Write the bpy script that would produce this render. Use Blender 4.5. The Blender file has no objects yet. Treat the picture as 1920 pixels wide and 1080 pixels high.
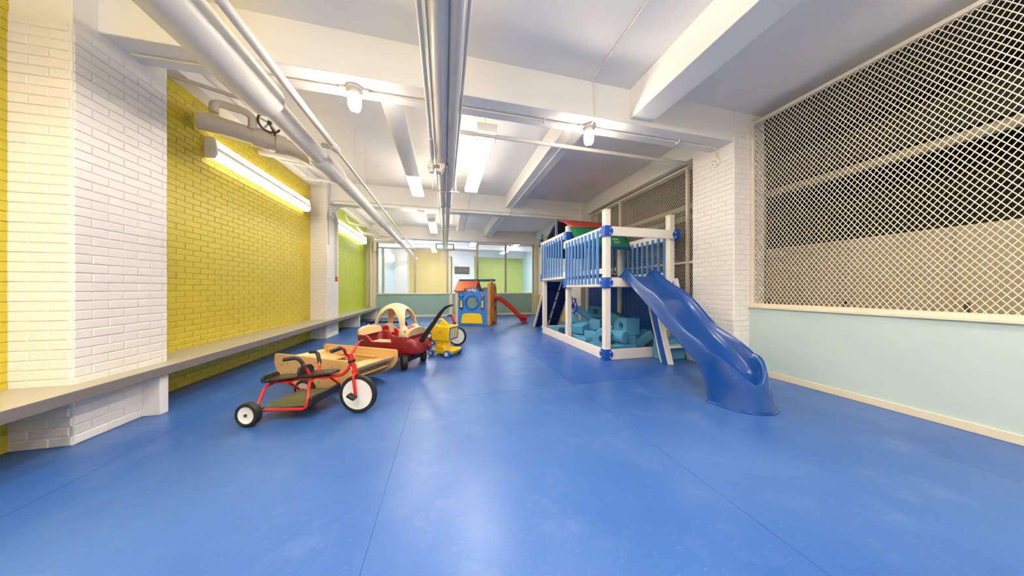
import bpy, math, random
from math import sin, cos, pi, radians, sqrt, atan2
from mathutils import Vector, Matrix

random.seed(7)
scene = bpy.context.scene
COL = scene.collection

# ------------------------------------------------------------------ camera
cam_d = bpy.data.cameras.new('camera')
cam_d.sensor_width = 36.0
cam_d.lens = 505.0 / 1920.0 * 36.0
cam_d.shift_y = 2.0 / 1920.0
cam_d.shift_x = 0.5 / 1920.0
cam_d.clip_start = 0.02
cam = bpy.data.objects.new('camera', cam_d)
COL.objects.link(cam)
cam.location = (0, 0, 1.15)
cam.rotation_euler = (radians(90), 0, radians(-14))
scene.camera = cam

# ------------------------------------------------------------------ world, exposure
world = bpy.data.worlds.new('world')
scene.world = world
world.use_nodes = True
world.node_tree.nodes['Background'].inputs[0].default_value = (0.9, 0.95, 1.0, 1)
world.node_tree.nodes['Background'].inputs[1].default_value = 0.25
scene.view_settings.view_transform = 'Standard'
scene.view_settings.look = 'None'
scene.view_settings.exposure = 0.68
scene.view_settings.gamma = 1.0
scene.view_settings.use_curve_mapping = False

LENS_POWER = 26.0      # ceiling luminaires
WALL_POWER = 5.0       # wall fluorescents
FAR_POWER = 30.0       # lamps of the room beyond the partition
BULB_POWER = 300.0     # jar lamps

# ------------------------------------------------------------------ materials
def lin(c):
    c = c / 255.0
    return c / 12.92 if c <= 0.04045 else ((c + 0.055) / 1.055) ** 2.4
def L3(rgb):
    return tuple(lin(c) for c in rgb)

MATS = {}
def mat(name, rgb, rough=0.5, metal=0.0, var=0.06, scale=6.0, bump=0.0, bscale=60.0, spec=0.5, emit=0.0, coat=0.0, stretch=None):
    if name in MATS:
        return MATS[name]
    m = bpy.data.materials.new(name)
    m.use_nodes = True
    nt = m.node_tree
    b = nt.nodes['Principled BSDF']
    c = L3(rgb)
    tc = nt.nodes.new('ShaderNodeTexCoord')
    src = tc.outputs['Object']
    if stretch:
        mp = nt.nodes.new('ShaderNodeMapping')
        mp.inputs['Scale'].default_value = stretch
        nt.links.new(src, mp.inputs['Vector'])
        src = mp.outputs['Vector']
    if var > 0:
        n = nt.nodes.new('ShaderNodeTexNoise')
        n.inputs['Scale'].default_value = scale
        n.inputs['Detail'].default_value = 4
        nt.links.new(src, n.inputs['Vector'])
        mx = nt.nodes.new('ShaderNodeMix')
        mx.data_type = 'RGBA'
        mx.inputs[6].default_value = tuple(max(0, x * (1 - var * 1.6)) for x in c) + (1,)
        mx.inputs[7].default_value = tuple(min(1, x * (1 + var * 1.6)) for x in c) + (1,)
        nt.links.new(n.outputs['Fac'], mx.inputs[0])
        nt.links.new(mx.outputs[2], b.inputs['Base Color'])
    else:
        b.inputs['Base Color'].default_value = c + (1,)
    b.inputs['Roughness'].default_value = rough
    b.inputs['Metallic'].default_value = metal
    b.inputs['Specular IOR Level'].default_value = spec
    if coat:
        b.inputs['Coat Weight'].default_value = coat
        b.inputs['Coat Roughness'].default_value = 0.15
    if bump > 0:
        n2 = nt.nodes.new('ShaderNodeTexNoise')
        n2.inputs['Scale'].default_value = bscale
        n2.inputs['Detail'].default_value = 3
        nt.links.new(src, n2.inputs['Vector'])
        bp = nt.nodes.new('ShaderNodeBump')
        bp.inputs['Strength'].default_value = bump
        bp.inputs['Distance'].default_value = 0.01
        nt.links.new(n2.outputs['Fac'], bp.inputs['Height'])
        nt.links.new(bp.outputs['Normal'], b.inputs['Normal'])
    if emit > 0:
        b.inputs['Emission Color'].default_value = c + (1,)
        b.inputs['Emission Strength'].default_value = emit
    MATS[name] = m
    return m

def floor_material(FLOOR_A, FLOOR_B, FLOOR_C, name='blue_sheet_floor'):
    m = bpy.data.materials.new(name)
    m.use_nodes = True
    nt = m.node_tree; N = nt.nodes; K = nt.links
    b = N['Principled BSDF']
    tc = N.new('ShaderNodeTexCoord')
    def noise(scale, detail, sc=None, rough=0.55):
        n = N.new('ShaderNodeTexNoise'); n.inputs['Scale'].default_value = scale
        n.inputs['Detail'].default_value = detail; n.inputs['Roughness'].default_value = rough
        v = tc.outputs['Object']
        if sc:
            mp = N.new('ShaderNodeMapping'); mp.inputs['Scale'].default_value = sc
            mp.inputs['Rotation'].default_value = (0, 0, 0.5)
            K.new(v, mp.inputs['Vector']); v = mp.outputs['Vector']
        K.new(v, n.inputs['Vector'])
        return n.outputs['Fac']
    def ramp(fac, a, c, e0, e1):
        r = N.new('ShaderNodeValToRGB')
        r.color_ramp.elements[0].position = e0; r.color_ramp.elements[1].position = e1
        r.color_ramp.elements[0].color = (a, a, a, 1); r.color_ramp.elements[1].color = (c, c, c, 1)
        K.new(fac, r.inputs['Fac'])
        return r.outputs['Color']
    def mix(fac, a, c):
        x = N.new('ShaderNodeMix'); x.data_type = 'RGBA'
        for s, q in ((6, a), (7, c)):
            if isinstance(q, tuple): x.inputs[s].default_value = q + (1,)
            else: K.new(q, x.inputs[s])
        K.new(fac, x.inputs[0])
        return x.outputs[2]
    base = mix(ramp(noise(0.55, 5), 0, 1, 0.35, 0.68), L3(FLOOR_A), L3(FLOOR_B))
    worn = mix(ramp(noise(2.6, 8, None, 0.7), 0, 0.28, 0.52, 0.75), base, L3(FLOOR_C))
    scuff = mix(ramp(noise(14, 6, (1, 7, 1), 0.75), 0, 0.7, 0.60, 0.72), worn, L3(FLOOR_C))
    scuff2 = mix(ramp(noise(11, 6, (6, 1, 1), 0.75), 0, 0.6, 0.62, 0.74), scuff, L3(FLOOR_C))
    K.new(scuff2, b.inputs['Base Color'])
    rg = N.new('ShaderNodeMapRange')
    rg.inputs['To Min'].default_value = 0.27; rg.inputs['To Max'].default_value = 0.45
    K.new(noise(3.0, 5), rg.inputs['Value'])
    K.new(rg.outputs['Result'], b.inputs['Roughness'])
    b.inputs['Specular IOR Level'].default_value = 0.45
    bp = N.new('ShaderNodeBump'); bp.inputs['Strength'].default_value = 0.08; bp.inputs['Distance'].default_value = 0.01
    K.new(noise(25, 4), bp.inputs['Height']); K.new(bp.outputs['Normal'], b.inputs['Normal'])
    return m
FLOOR_A = (46, 90, 162); FLOOR_B = (70, 112, 176); FLOOR_C = (124, 148, 190)

def glass_material():
    m = bpy.data.materials.new('clear_glass'); m.use_nodes = True
    nt = m.node_tree; nt.nodes.clear()
    o = nt.nodes.new('ShaderNodeOutputMaterial')
    t = nt.nodes.new('ShaderNodeBsdfTransparent'); t.inputs[0].default_value = (0.97, 0.98, 0.98, 1)
    g = nt.nodes.new('ShaderNodeBsdfGlossy'); g.inputs['Roughness'].default_value = 0.05
    f = nt.nodes.new('ShaderNodeFresnel'); f.inputs['IOR'].default_value = 1.4
    x = nt.nodes.new('ShaderNodeMixShader')
    nt.links.new(f.outputs[0], x.inputs[0]); nt.links.new(t.outputs[0], x.inputs[1]); nt.links.new(g.outputs[0], x.inputs[2])
    nt.links.new(x.outputs[0], o.inputs[0])
    return m
GLASS = glass_material()

white_paint = mat('white_paint', (236, 231, 224), 0.45, bump=0.05, bscale=25, var=0.03, scale=1.5)
ceiling_paint = mat('ceiling_paint', (238, 235, 230), 0.6, bump=0.06, bscale=12, var=0.02, scale=1.0)
white_brick_paint = mat('white_brick_paint', (236, 231, 226), 0.42, bump=0.10, bscale=70, var=0.03, scale=3)
yellow_paint = mat('yellow_brick_paint', (212, 192, 56), 0.38, bump=0.12, bscale=70, var=0.06, scale=4)
green_paint = mat('green_brick_paint', (184, 200, 54), 0.38, bump=0.12, bscale=70, var=0.06, scale=4)
cream_paint = mat('cream_paint', (226, 216, 192), 0.45, var=0.03, scale=3)
hazy_yellow_paint = mat('hazy_yellow_brick_paint', (226, 204, 120), 0.45, bump=0.1, bscale=70, var=0.05, scale=4)  # yellow wall paint with the far room's glow and haze put into the colour
hazy_green_paint = mat('hazy_green_brick_paint', (190, 208, 96), 0.45, bump=0.1, bscale=70, var=0.05, scale=4)  # green wall paint, paled the same way for glow and haze
post_paint = mat('taupe_post_paint', (188, 172, 152), 0.5, var=0.04, scale=4)
teal_panel = mat('teal_panel', (148, 180, 172), 0.45, var=0.03, scale=2)
pale_blue_panel = mat('pale_blue_panel', (194, 212, 208), 0.45, var=0.03, scale=2)
pale_blue_wall = mat('pale_blue_wall', (196, 226, 230), 0.6, var=0.02)
bench_top_m = mat('bench_top_laminate', (178, 172, 152), 0.35, var=0.05, scale=3)
bench_edge_m = mat('bench_edge_grey', (124, 116, 116), 0.5, var=0.05, scale=5)
pipe_paint = mat('pipe_paint', (224, 217, 208), 0.4, var=0.04, scale=5, bump=0.05, bscale=40)
pipe_wrap = mat('pipe_wrap', (212, 200, 180), 0.6, var=0.08, scale=6, bump=0.2, bscale=40)
fixture_m = mat('fixture_enamel', (238, 236, 232), 0.35, var=0.02)
lens_lit = mat('lit_lens', (255, 245, 229), 0.4, var=0, emit=LENS_POWER)
wall_lens = mat('lit_wall_lens', (255, 243, 222), 0.4, var=0, emit=WALL_POWER)
fill_lens = mat('lit_lens_fill', (255, 245, 229), 0.4, var=0, emit=21.0)  # lens of the fill lamps added over the viewer
far_lens = mat('lit_far_lens', (250, 253, 255), 0.4, var=0, emit=FAR_POWER)
lens_off = mat('unlit_lens', (232, 229, 222), 0.3, var=0.02)
bulb_m = mat('lit_bulb', (255, 240, 216), 0.4, var=0, emit=BULB_POWER)
wire_m = mat('painted_wire', (232, 224, 208), 0.5, var=0.03)
frame_m = mat('fence_frame_paint', (226, 214, 196), 0.5, var=0.04, scale=5)
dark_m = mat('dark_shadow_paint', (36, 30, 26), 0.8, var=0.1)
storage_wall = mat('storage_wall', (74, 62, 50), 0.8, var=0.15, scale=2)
beige_m = mat('beige_locker_paint', (190, 174, 142), 0.5, var=0.04, scale=3)
cardboard = mat('cardboard', (150, 118, 82), 0.8, var=0.1, scale=4)
red_steel = mat('red_enamel', (214, 30, 22), 0.28, var=0.03, coat=0.4)
black_rubber = mat('black_rubber', (34, 33, 33), 0.55, var=0.12, scale=10, bump=0.1, bscale=120)
black_plastic = mat('black_plastic', (24, 24, 25), 0.4, var=0.1)
seat_black = mat('seat_black', (40, 38, 34), 0.35, var=0.12, scale=8)
white_disc = mat('white_wheel_plastic', (236, 234, 230), 0.4, var=0.02)
olive_plate = mat('olive_footplate', (92, 92, 58), 0.5, var=0.12, scale=12, bump=0.15, bscale=150)
chrome = mat('chrome', (200, 200, 200), 0.2, metal=1.0, var=0.02)
dark_metal = mat('dark_metal', (92, 86, 78), 0.5, metal=0.6, var=0.1)
birch = mat('birch_plywood', (214, 172, 112), 0.45, var=0.10, scale=3.0, stretch=(1.0, 14, 14), bump=0.03, bscale=30)
birch_edge = mat('birch_plywood_edge', (226, 188, 130), 0.5, var=0.12, scale=6, stretch=(1, 20, 20))
maroon = mat('maroon_plastic', (132, 26, 30), 0.38, var=0.05, scale=4)
tan_plastic = mat('tan_plastic', (222, 190, 142), 0.5, var=0.05, scale=5)
coupe_tan = mat('coupe_tan', (228, 208, 164), 0.5, var=0.05, scale=5)
bright_red = mat('bright_red_plastic', (222, 20, 24), 0.4, var=0.04)
yellow_plastic = mat('yellow_plastic', (250, 206, 30), 0.4, var=0.04, scale=5)
blue_wheel = mat('blue_wheel_plastic', (24, 96, 178), 0.4, var=0.04)
house_blue = mat('playhouse_blue', (52, 132, 214), 0.4, var=0.05, scale=4)
house_navy = mat('playhouse_navy', (26, 58, 122), 0.4, var=0.05)
house_orange = mat('playhouse_orange', (200, 84, 16), 0.5, var=0.06, scale=6)
house_darkred = mat('playhouse_dark_red', (128, 32, 20), 0.5, var=0.06)
house_tan = mat('playhouse_tan', (206, 138, 66), 0.5, var=0.08, scale=6)
house_cream = mat('playhouse_cream', (226, 200, 150), 0.5, var=0.05)
house_red = mat('playhouse_slide_red', (184, 34, 32), 0.4, var=0.05)
vinyl = mat('white_vinyl', (242, 234, 226), 0.35, var=0.02, scale=3)
playset_blue = mat('playset_blue', (22, 84, 186), 0.35, var=0.05, scale=5)
baluster_blue = mat('baluster_blue', (70, 132, 206), 0.4, var=0.04)
slide_blue = mat('slide_blue', (10, 70, 148), 0.24, var=0.06, scale=2, coat=0.25)
navy_board = mat('navy_board', (24, 84, 168), 0.45, var=0.08, scale=4)
dark_navy = mat('dark_navy_panel', (18, 44, 104), 0.5, var=0.08, scale=4)
canopy_red = mat('canopy_red', (196, 68, 60), 0.7, var=0.05, scale=3)
canopy_green = mat('canopy_green', (22, 128, 90), 0.6, var=0.06, scale=3)
canopy_navy = mat('canopy_navy', (20, 62, 138), 0.7, var=0.06, scale=3)
canopy_dark = mat('canopy_dark', (34, 40, 66), 0.7, var=0.06, scale=3)
house_blue_dark = mat('playhouse_blue_dark', (34, 100, 180), 0.4, var=0.05, scale=4)
slate_plastic = mat('slate_plastic', (98, 112, 132), 0.5, var=0.06)
wheel_purple = mat('ship_wheel_blue', (44, 44, 150), 0.35, var=0.05)
foam_blue = mat('foam_blue', (80, 152, 192), 0.75, var=0.05, scale=5, bump=0.06, bscale=150)
sign_black = mat('sign_black', (34, 32, 26), 0.5, var=0.05)
sign_grey = mat('sign_letter_grey', (128, 124, 112), 0.5, var=0.02)
alarm_red = mat('alarm_red', (196, 52, 48), 0.4, var=0.03)
print_white = mat('print_white', (236, 238, 234), 0.6, var=0)
label_red = mat('label_red', (222, 62, 40), 0.5, var=0)
label_grey = mat('label_grey', (150, 172, 178), 0.5, var=0)
door_white = mat('door_white', (238, 240, 238), 0.5, var=0.02)

# ------------------------------------------------------------------ mesh helpers
def children_of(o):
    return [c for c in bpy.data.objects if c.parent == o]

class MB:
    def __init__(self):
        self.v = []; self.f = []
    def add(self, vs, fs):
        n = len(self.v)
        self.v.extend([tuple(p) for p in vs])
        self.f.extend([tuple(i + n for i in q) for q in fs])
        return self
    def box(self, x0, x1, y0, y1, z0, z1):
        return self.add([(x0, y0, z0), (x1, y0, z0), (x1, y1, z0), (x0, y1, z0), (x0, y0, z1), (x1, y0, z1), (x1, y1, z1), (x0, y1, z1)],
                        [(3, 2, 1, 0), (4, 5, 6, 7), (0, 1, 5, 4), (1, 2, 6, 5), (2, 3, 7, 6), (3, 0, 4, 7)])
    def obox(self, c, s, R=None):
        R = R or Matrix.Identity(3)
        c = Vector(c); a, b, d = s[0] / 2, s[1] / 2, s[2] / 2
        P = [(-a, -b, -d), (a, -b, -d), (a, b, -d), (-a, b, -d), (-a, -b, d), (a, -b, d), (a, b, d), (-a, b, d)]
        return self.add([c + R @ Vector(p) for p in P],
                        [(3, 2, 1, 0), (4, 5, 6, 7), (0, 1, 5, 4), (1, 2, 6, 5), (2, 3, 7, 6), (3, 0, 4, 7)])
    def bar(self, p0, p1, w, t, up=(0, 0, 1)):
        """rectangular bar from p0 to p1, w across, t along up"""
        p0 = Vector(p0); p1 = Vector(p1); d = (p1 - p0).normalized()
        upv = Vector(up)
        s = d.cross(upv)
        if s.length < 1e-5: s = d.cross(Vector((1, 0, 0)))
        s.normalize(); q = s.cross(d).normalized()
        vs = []
        for p in (p0, p1):
            for a, b in ((-1, -1), (1, -1), (1, 1), (-1, 1)):
                vs.append(p + s * (a * w / 2) + q * (b * t / 2))
        return self.add(vs, [(0, 1, 2, 3), (7, 6, 5, 4), (1, 0, 4, 5), (2, 1, 5, 6), (3, 2, 6, 7), (0, 3, 7, 4)])
    def tube(self, pts, r, n=10, caps=True, closed=False):
        pts = [Vector(p) for p in pts]
        m = len(pts)
        rs = r if isinstance(r, (list, tuple)) else [r] * m
        base = len(self.v)
        prev = None
        for i, p in enumerate(pts):
            if closed:
                d = (pts[(i + 1) % m] - pts[i - 1]).normalized()
            elif i == 0: d = (pts[1] - pts[0]).normalized()
            elif i == m - 1: d = (pts[-1] - pts[-2]).normalized()
            else:
                a = (pts[i] - pts[i - 1]); c = (pts[i + 1] - pts[i])
                d = (a.normalized() if a.length > 1e-9 else c.normalized()) + (c.normalized() if c.length > 1e-9 else a.normalized())
                d = d.normalized()
            if prev is None:
                s = d.cross(Vector((0, 0, 1)))
                if s.length < 1e-3: s = d.cross(Vector((1, 0, 0)))
            else:
                s = prev - d * prev.dot(d)
                if s.length < 1e-6: s = d.cross(Vector((0, 0, 1)))
            s.normalize(); prev = s
            q = d.cross(s)
            for k in range(n):
                a = 2 * pi * k / n
                self.v.append(tuple(p + (s * cos(a) + q * sin(a)) * rs[i]))
        rng = m if closed else m - 1
        for i in range(rng):
            j = (i + 1) % m
            for k in range(n):
                k2 = (k + 1) % n
                self.f.append((base + i * n + k, base + i * n + k2, base + j * n + k2, base + j * n + k))
        if caps and not closed:
            self.f.append(tuple(base + k for k in range(n))[::-1])
            self.f.append(tuple(base + (m - 1) * n + k for k in range(n)))
        return self
    def cyl(self, p0, p1, r, n=16):
        p0 = Vector(p0); p1 = Vector(p1)
        return self.tube([p0, p1], r, n)
    def lathe(self, prof, c=(0, 0, 0), axis='z', n=24, closed=False):
        """prof: list of (r, h) along axis"""
        base = len(self.v); m = len(prof)
        c = Vector(c)
        for r, h in prof:
            for k in range(n):
                a = 2 * pi * k / n
                if axis == 'z': p = Vector((r * cos(a), r * sin(a), h))
                elif axis == 'y': p = Vector((r * cos(a), h, r * sin(a)))
                else: p = Vector((h, r * cos(a), r * sin(a)))
                self.v.append(tuple(c + p))
        for i in range(m if closed else m - 1):
            j = (i + 1) % m
            for k in range(n):
                k2 = (k + 1) % n
                self.f.append((base + i * n + k, base + i * n + k2, base + j * n + k2, base + j * n + k))
        if not closed:
            self.f.append(tuple(base + k for k in range(n))[::-1])
            self.f.append(tuple(base + (m - 1) * n + k for k in range(n)))
        return self
    def prism(self, poly, fn, t0, t1):
        n = len(poly)
        vs = [fn(a, b, t0) for a, b in poly] + [fn(a, b, t1) for a, b in poly]
        fs = [tuple(range(n))[::-1], tuple(range(n, 2 * n))]
        fs += [(i, (i + 1) % n, n + (i + 1) % n, n + i) for i in range(n)]
        return self.add(vs, fs)
    def ring(self, outer, inner, fn, t0, t1):
        """plate with a hole: outer and inner loops of equal length"""
        n = len(outer)
        vs = [fn(a, b, t) for t in (t0, t1) for L in (outer, inner) for a, b in L]
        fs = []
        for i in range(n):
            j = (i + 1) % n
            fs += [(j, i, n + i, n + j), (2 * n + i, 2 * n + j, 3 * n + j, 3 * n + i),
                   (i, j, 2 * n + j, 2 * n + i), (n + j, n + i, 3 * n + i, 3 * n + j)]
        return self.add(vs, fs)
    def loft(self, loops, cap0=True, cap1=True):
        n = len(loops[0]); base = len(self.v)
        for L in loops: self.v.extend([tuple(p) for p in L])
        for i in range(len(loops) - 1):
            for k in range(n):
                k2 = (k + 1) % n
                self.f.append((base + i * n + k, base + i * n + k2, base + (i + 1) * n + k2, base + (i + 1) * n + k))
        if cap0: self.f.append(tuple(base + k for k in range(n))[::-1])
        if cap1: self.f.append(tuple(base + (len(loops) - 1) * n + k for k in range(n)))
        return self
    def grid(self, rows):
        """open surface from rows of points"""
        base = len(self.v); n = len(rows[0])
        for R in rows: self.v.extend([tuple(p) for p in R])
        for i in range(len(rows) - 1):
            for k in range(n - 1):
                self.f.append((base + i * n + k, base + i * n + k + 1, base + (i + 1) * n + k + 1, base + (i + 1) * n + k))
        return self
    def mesh(self, name, m, smooth=True, angle=40):
        me = bpy.data.meshes.new(name)
        me.from_pydata(self.v, [], self.f)
        me.update()
        import bmesh
        bm = bmesh.new(); bm.from_mesh(me)
        bmesh.ops.recalc_face_normals(bm, faces=bm.faces)
        bm.to_mesh(me); bm.free()
        me.materials.append(m)
        if smooth:
            for p in me.polygons: p.use_smooth = True
            me.set_sharp_from_angle(angle=radians(angle))
        return me
    def build(self, name, m, parent=None, smooth=True, bevel=0.0, seg=2, solid=0.0, sub=0, angle=40, off=0.0):
        me = self.mesh(name, m, smooth, angle)
        o = bpy.data.objects.new(name, me)
        COL.objects.link(o)
        if parent is not None: o.parent = parent
        if solid:
            s = o.modifiers.new('solid', 'SOLIDIFY'); s.thickness = solid; s.offset = off
        if bevel:
            b = o.modifiers.new('bevel', 'BEVEL'); b.width = bevel; b.segments = seg; b.limit_method = 'ANGLE'; b.angle_limit = radians(38)
        if sub:
            s = o.modifiers.new('sub', 'SUBSURF'); s.levels = sub; s.render_levels = sub
        return o

def link_mesh(name, me, parent=None, loc=(0, 0, 0), rotz=0.0):
    o = bpy.data.objects.new(name, me); COL.objects.link(o)
    if parent is not None: o.parent = parent
    o.location = loc; o.rotation_euler = (0, 0, rotz)
    return o
def tag(o, label, cat, group=None, kind=None):
    o['label'] = label
    o['category'] = cat
    if group: o['group'] = group
    if kind: o['kind'] = kind
    return o
def struct(o, label=None):
    o['kind'] = 'structure'
    if label: o['label'] = label
    return o
def thing(name, label, cat, loc=(0, 0, 0), rotz=0.0, group=None):
    o = bpy.data.objects.new(name, None)
    o.empty_display_size = 0.1
    COL.objects.link(o)
    o.location = loc; o.rotation_euler = (0, 0, rotz)
    return tag(o, label, cat, group)
def copy_tree(o, parent=None):
    c = o.copy(); COL.objects.link(c)
    if parent is not None: c.parent = parent
    for ch in children_of(o):
        copy_tree(ch, c)
    return c
def fillet(pts, rad, seg=5):
    pts = [Vector(p) for p in pts]
    out = [pts[0]]
    for i in range(1, len(pts) - 1):
        a, b, c = pts[i - 1], pts[i], pts[i + 1]
        da = (a - b); dc = (c - b)
        r = min(rad, da.length * 0.48, dc.length * 0.48)
        p0 = b + da.normalized() * r; p1 = b + dc.normalized() * r
        for k in range(seg + 1):
            t = k / seg
            out.append(p0 * (1 - t) ** 2 + b * 2 * t * (1 - t) + p1 * t * t)
    out.append(pts[-1])
    return out
def rrect(x0, x1, y0, y1, r, seg=5):
    P = []
    for cx, cy, a0 in ((x1 - r, y1 - r, 0), (x0 + r, y1 - r, 90), (x0 + r, y0 + r, 180), (x1 - r, y0 + r, 270)):
        for k in range(seg + 1):
            a = radians(a0 + 90 * k / seg)
            P.append((cx + r * cos(a), cy + r * sin(a)))
    return P
def circ(cx, cy, rx, ry=None, n=32, a0=0):
    ry = ry or rx
    return [(cx + rx * cos(a0 + 2 * pi * k / n), cy + ry * sin(a0 + 2 * pi * k / n)) for k in range(n)]
def rect_around(cx, cy, x0, x1, y0, y1, n=32):
    """points on a rectangle seen from (cx, cy) at equal angles, corners snapped"""
    P = []
    cor = [(x1, y1), (x0, y1), (x0, y0), (x1, y0)]
    for k in range(n):
        a = 2 * pi * k / n
        dx, dy = cos(a), sin(a)
        t = 1e9
        if dx > 1e-9: t = min(t, (x1 - cx) / dx)
        if dx < -1e-9: t = min(t, (x0 - cx) / dx)
        if dy > 1e-9: t = min(t, (y1 - cy) / dy)
        if dy < -1e-9: t = min(t, (y0 - cy) / dy)
        P.append([cx + dx * t, cy + dy * t])
    for c in cor:
        i = min(range(n), key=lambda q: (P[q][0] - c[0]) ** 2 + (P[q][1] - c[1]) ** 2)
        P[i] = list(c)
    return [tuple(p) for p in P]
XY = lambda a, b, t: (a, b, t)      # polygon in xy, extruded in z
XZ = lambda a, b, t: (a, t, b)      # polygon in xz, extruded in y
YZ = lambda a, b, t: (t, a, b)      # polygon in yz, extruded in x
def text_mesh(body, size, extrude, m, name, bold=0.0, align='CENTER'):
    cu = bpy.data.curves.new(name, 'FONT')
    cu.body = body; cu.size = size; cu.extrude = extrude; cu.offset = bold
    cu.align_x = align; cu.align_y = 'CENTER'; cu.resolution_u = 3
    o = bpy.data.objects.new(name, cu); COL.objects.link(o)
    dg = bpy.context.evaluated_depsgraph_get()
    me = bpy.data.meshes.new_from_object(o.evaluated_get(dg))
    bpy.data.objects.remove(o)
    bpy.data.curves.remove(cu)
    me.name = name
    me.materials.clear(); me.materials.append(m)
    return me

CS, CC = sin(radians(14)), cos(radians(14))
def in_photo(x, y, z):
    zc = x * CS + y * CC
    if zc < 0.2: return False
    px = 959.5 + 505 * (x * CC - y * CS) / zc
    py = 542 - 505 * (z - 1.15) / zc
    return 425 < px < 1492 and 185 < py < 895

# bricks: each a shallow bevelled block standing 7 mm proud of the joint plane
BRICK_CACHE = {}
def brick_mesh(length, s, m, course):
    key = (round(length, 3), s, m.name)
    if key in BRICK_CACHE: return BRICK_CACHE[key]
    a, b = length / 2, course / 2
    j, e, d = 0.0034, 0.0045, 0.007
    mb = MB()
    o = [(-a + j, -b + j), (a - j, -b + j), (a - j, b - j), (-a + j, b - j)]
    i = [(-a + j + e, -b + j + e), (a - j - e, -b + j + e), (a - j - e, b - j - e), (-a + j + e, b - j - e)]
    vs = [(x, -s * 0.002, z) for x, z in o] + [(x, s * d * 0.55, z) for x, z in o] + [(x, s * d, z) for x, z in i]
    fs = [(3, 2, 1, 0)]
    for k in range(4):
        q = (k + 1) % 4
        fs += [(k, q, 4 + q, 4 + k), (4 + k, 4 + q, 8 + q, 8 + k)]
    fs.append((8, 9, 10, 11))
    mb.add(vs, fs)
    BRICK_CACHE[key] = mb.mesh('brick', m, False)
    return BRICK_CACHE[key]
def brick_face(parent, ox, oy, ux, uy, s, length, z0, z1, m, nobj, course=0.0705, blen=0.214, phase=0.0):
    """running bond on the plane through (ox, oy) along u; s = +1/-1: side of (up x u) it faces"""
    rot = atan2(uy, ux)
    nx, ny = -uy * s, ux * s
    L = []
    k = 0
    z = z0
    rnd = random.Random(int(1000 * (ox + 3 * oy + length)))
    while z + course <= z1 + 1e-6:
        off = (blen / 2 if k % 2 else 0.0) + phase
        t = -off
        while t < length - 0.03:
            a, b = max(0, t), min(length, t + blen)
            if b - a > 0.035:
                c = (a + b) / 2
                jit = rnd.uniform(-0.0018, 0.0012)
                L.append((ox + ux * c + nx * jit, oy + uy * c + ny * jit, z + course / 2, b - a))
            t += blen
        z += course; k += 1
    def keyf(q):
        return (0 if in_photo(q[0], q[1], q[2]) else 1, q[0] ** 2 + q[1] ** 2 + (q[2] - 1.15) ** 2)
    L.sort(key=keyf)
    for x, y, zz, ln in L[:nobj]:
        link_mesh('brick', brick_mesh(ln, s, m, course), parent, (x, y, zz), rot)
    rest = L[nobj:]
    if rest:
        mb = MB()
        cr, sr = cos(rot), sin(rot)
        for x, y, zz, ln in rest:
            me = brick_mesh(ln, s, m, course)
            vs = [(x + cr * v.co.x - sr * v.co.y, y + sr * v.co.x + cr * v.co.y, zz + v.co.z) for v in me.vertices]
            mb.add(vs, [tuple(p.vertices) for p in me.polygons])
        o = mb.build('brick_courses', m, parent, smooth=False)
        o['kind'] = 'stuff'

# ================================================================== THE SETTING
floor_m = floor_material(FLOOR_A, FLOOR_B, FLOOR_C)
floor_deep = floor_material((36, 82, 166), (54, 102, 180), (110, 140, 194), 'blue_sheet_floor_newer')
# floor: base slab and welded sheets with fine recessed seams
fl = struct(MB().box(-3.2, 8.0, -3.1, 19.0, -0.12, -0.004).build('floor', floor_m, smooth=False), 'scuffed bright blue sheet floor')
sx = [-2.988, -2.16, -0.33, 1.50, 3.33, 4.12]
sy = [-3.0, -0.35, 2.95, 6.95, 11.7]
for i in range(5):
    for j in range(4):
        g = 0.0012
        MB().box(sx[i] + g, sx[i + 1] - g, sy[j] + g, sy[j + 1] - g, -0.004, 0.0).build('floor_sheet', floor_deep if (i, j) in ((3, 2),) else floor_m, fl, smooth=False)

# ceiling slab, lower slab of the near bay
ce = struct(MB().box(-3.2, 8.0, -3.1, 19.0, 3.70, 3.85).build('ceiling', ceiling_paint, smooth=False), 'white painted concrete ceiling slab')
MB().box(-2.988, 4.4, -3.0, 2.85, 3.59, 3.70).build('lowered_slab', ceiling_paint, ce, smooth=False)
def beam(n, x0, x1, y0, y1, z0, z1, label):
    return struct(MB().box(x0, x1, y0, y1, z0, z1).build('trim_%d' % n, ceiling_paint, smooth=True, bevel=0.006), label)
beam(1, -2.988, 3.852, 2.85, 3.175, 3.177, 3.70, 'white cross beam nearest the camera')
beam(2, -2.65, 3.852, 7.22, 7.50, 3.177, 3.70, 'white cross beam over the middle of the room')
beam(3, -2.988, 4.30, 11.60, 12.02, 3.20, 3.70, 'white cross beam above the far partition')
beam(4, 1.62, 1.93, 3.175, 7.22, 3.38, 3.70, 'white lengthwise ceiling rib between the two cross beams')
beam(5, 1.66, 1.95, 7.50, 11.60, 3.41, 3.70, 'white lengthwise ceiling rib near the far partition')
beam(6, 2.20, 2.51, -3.0, 2.85, 3.232, 3.59, 'white ceiling rib meeting the nearest cross beam')
beam(7, 4.03, 4.40, 3.48, 7.12, 3.345, 3.70, 'white edge beam above the wire fence')
beam(8, 4.03, 4.40, 7.72, 11.60, 3.345, 3.70, 'white edge beam beyond the far column')
beam(9, -2.988, -2.80, -3.0, 11.60, 3.515, 3.70, 'white edge beam above the painted brick wall')

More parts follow.
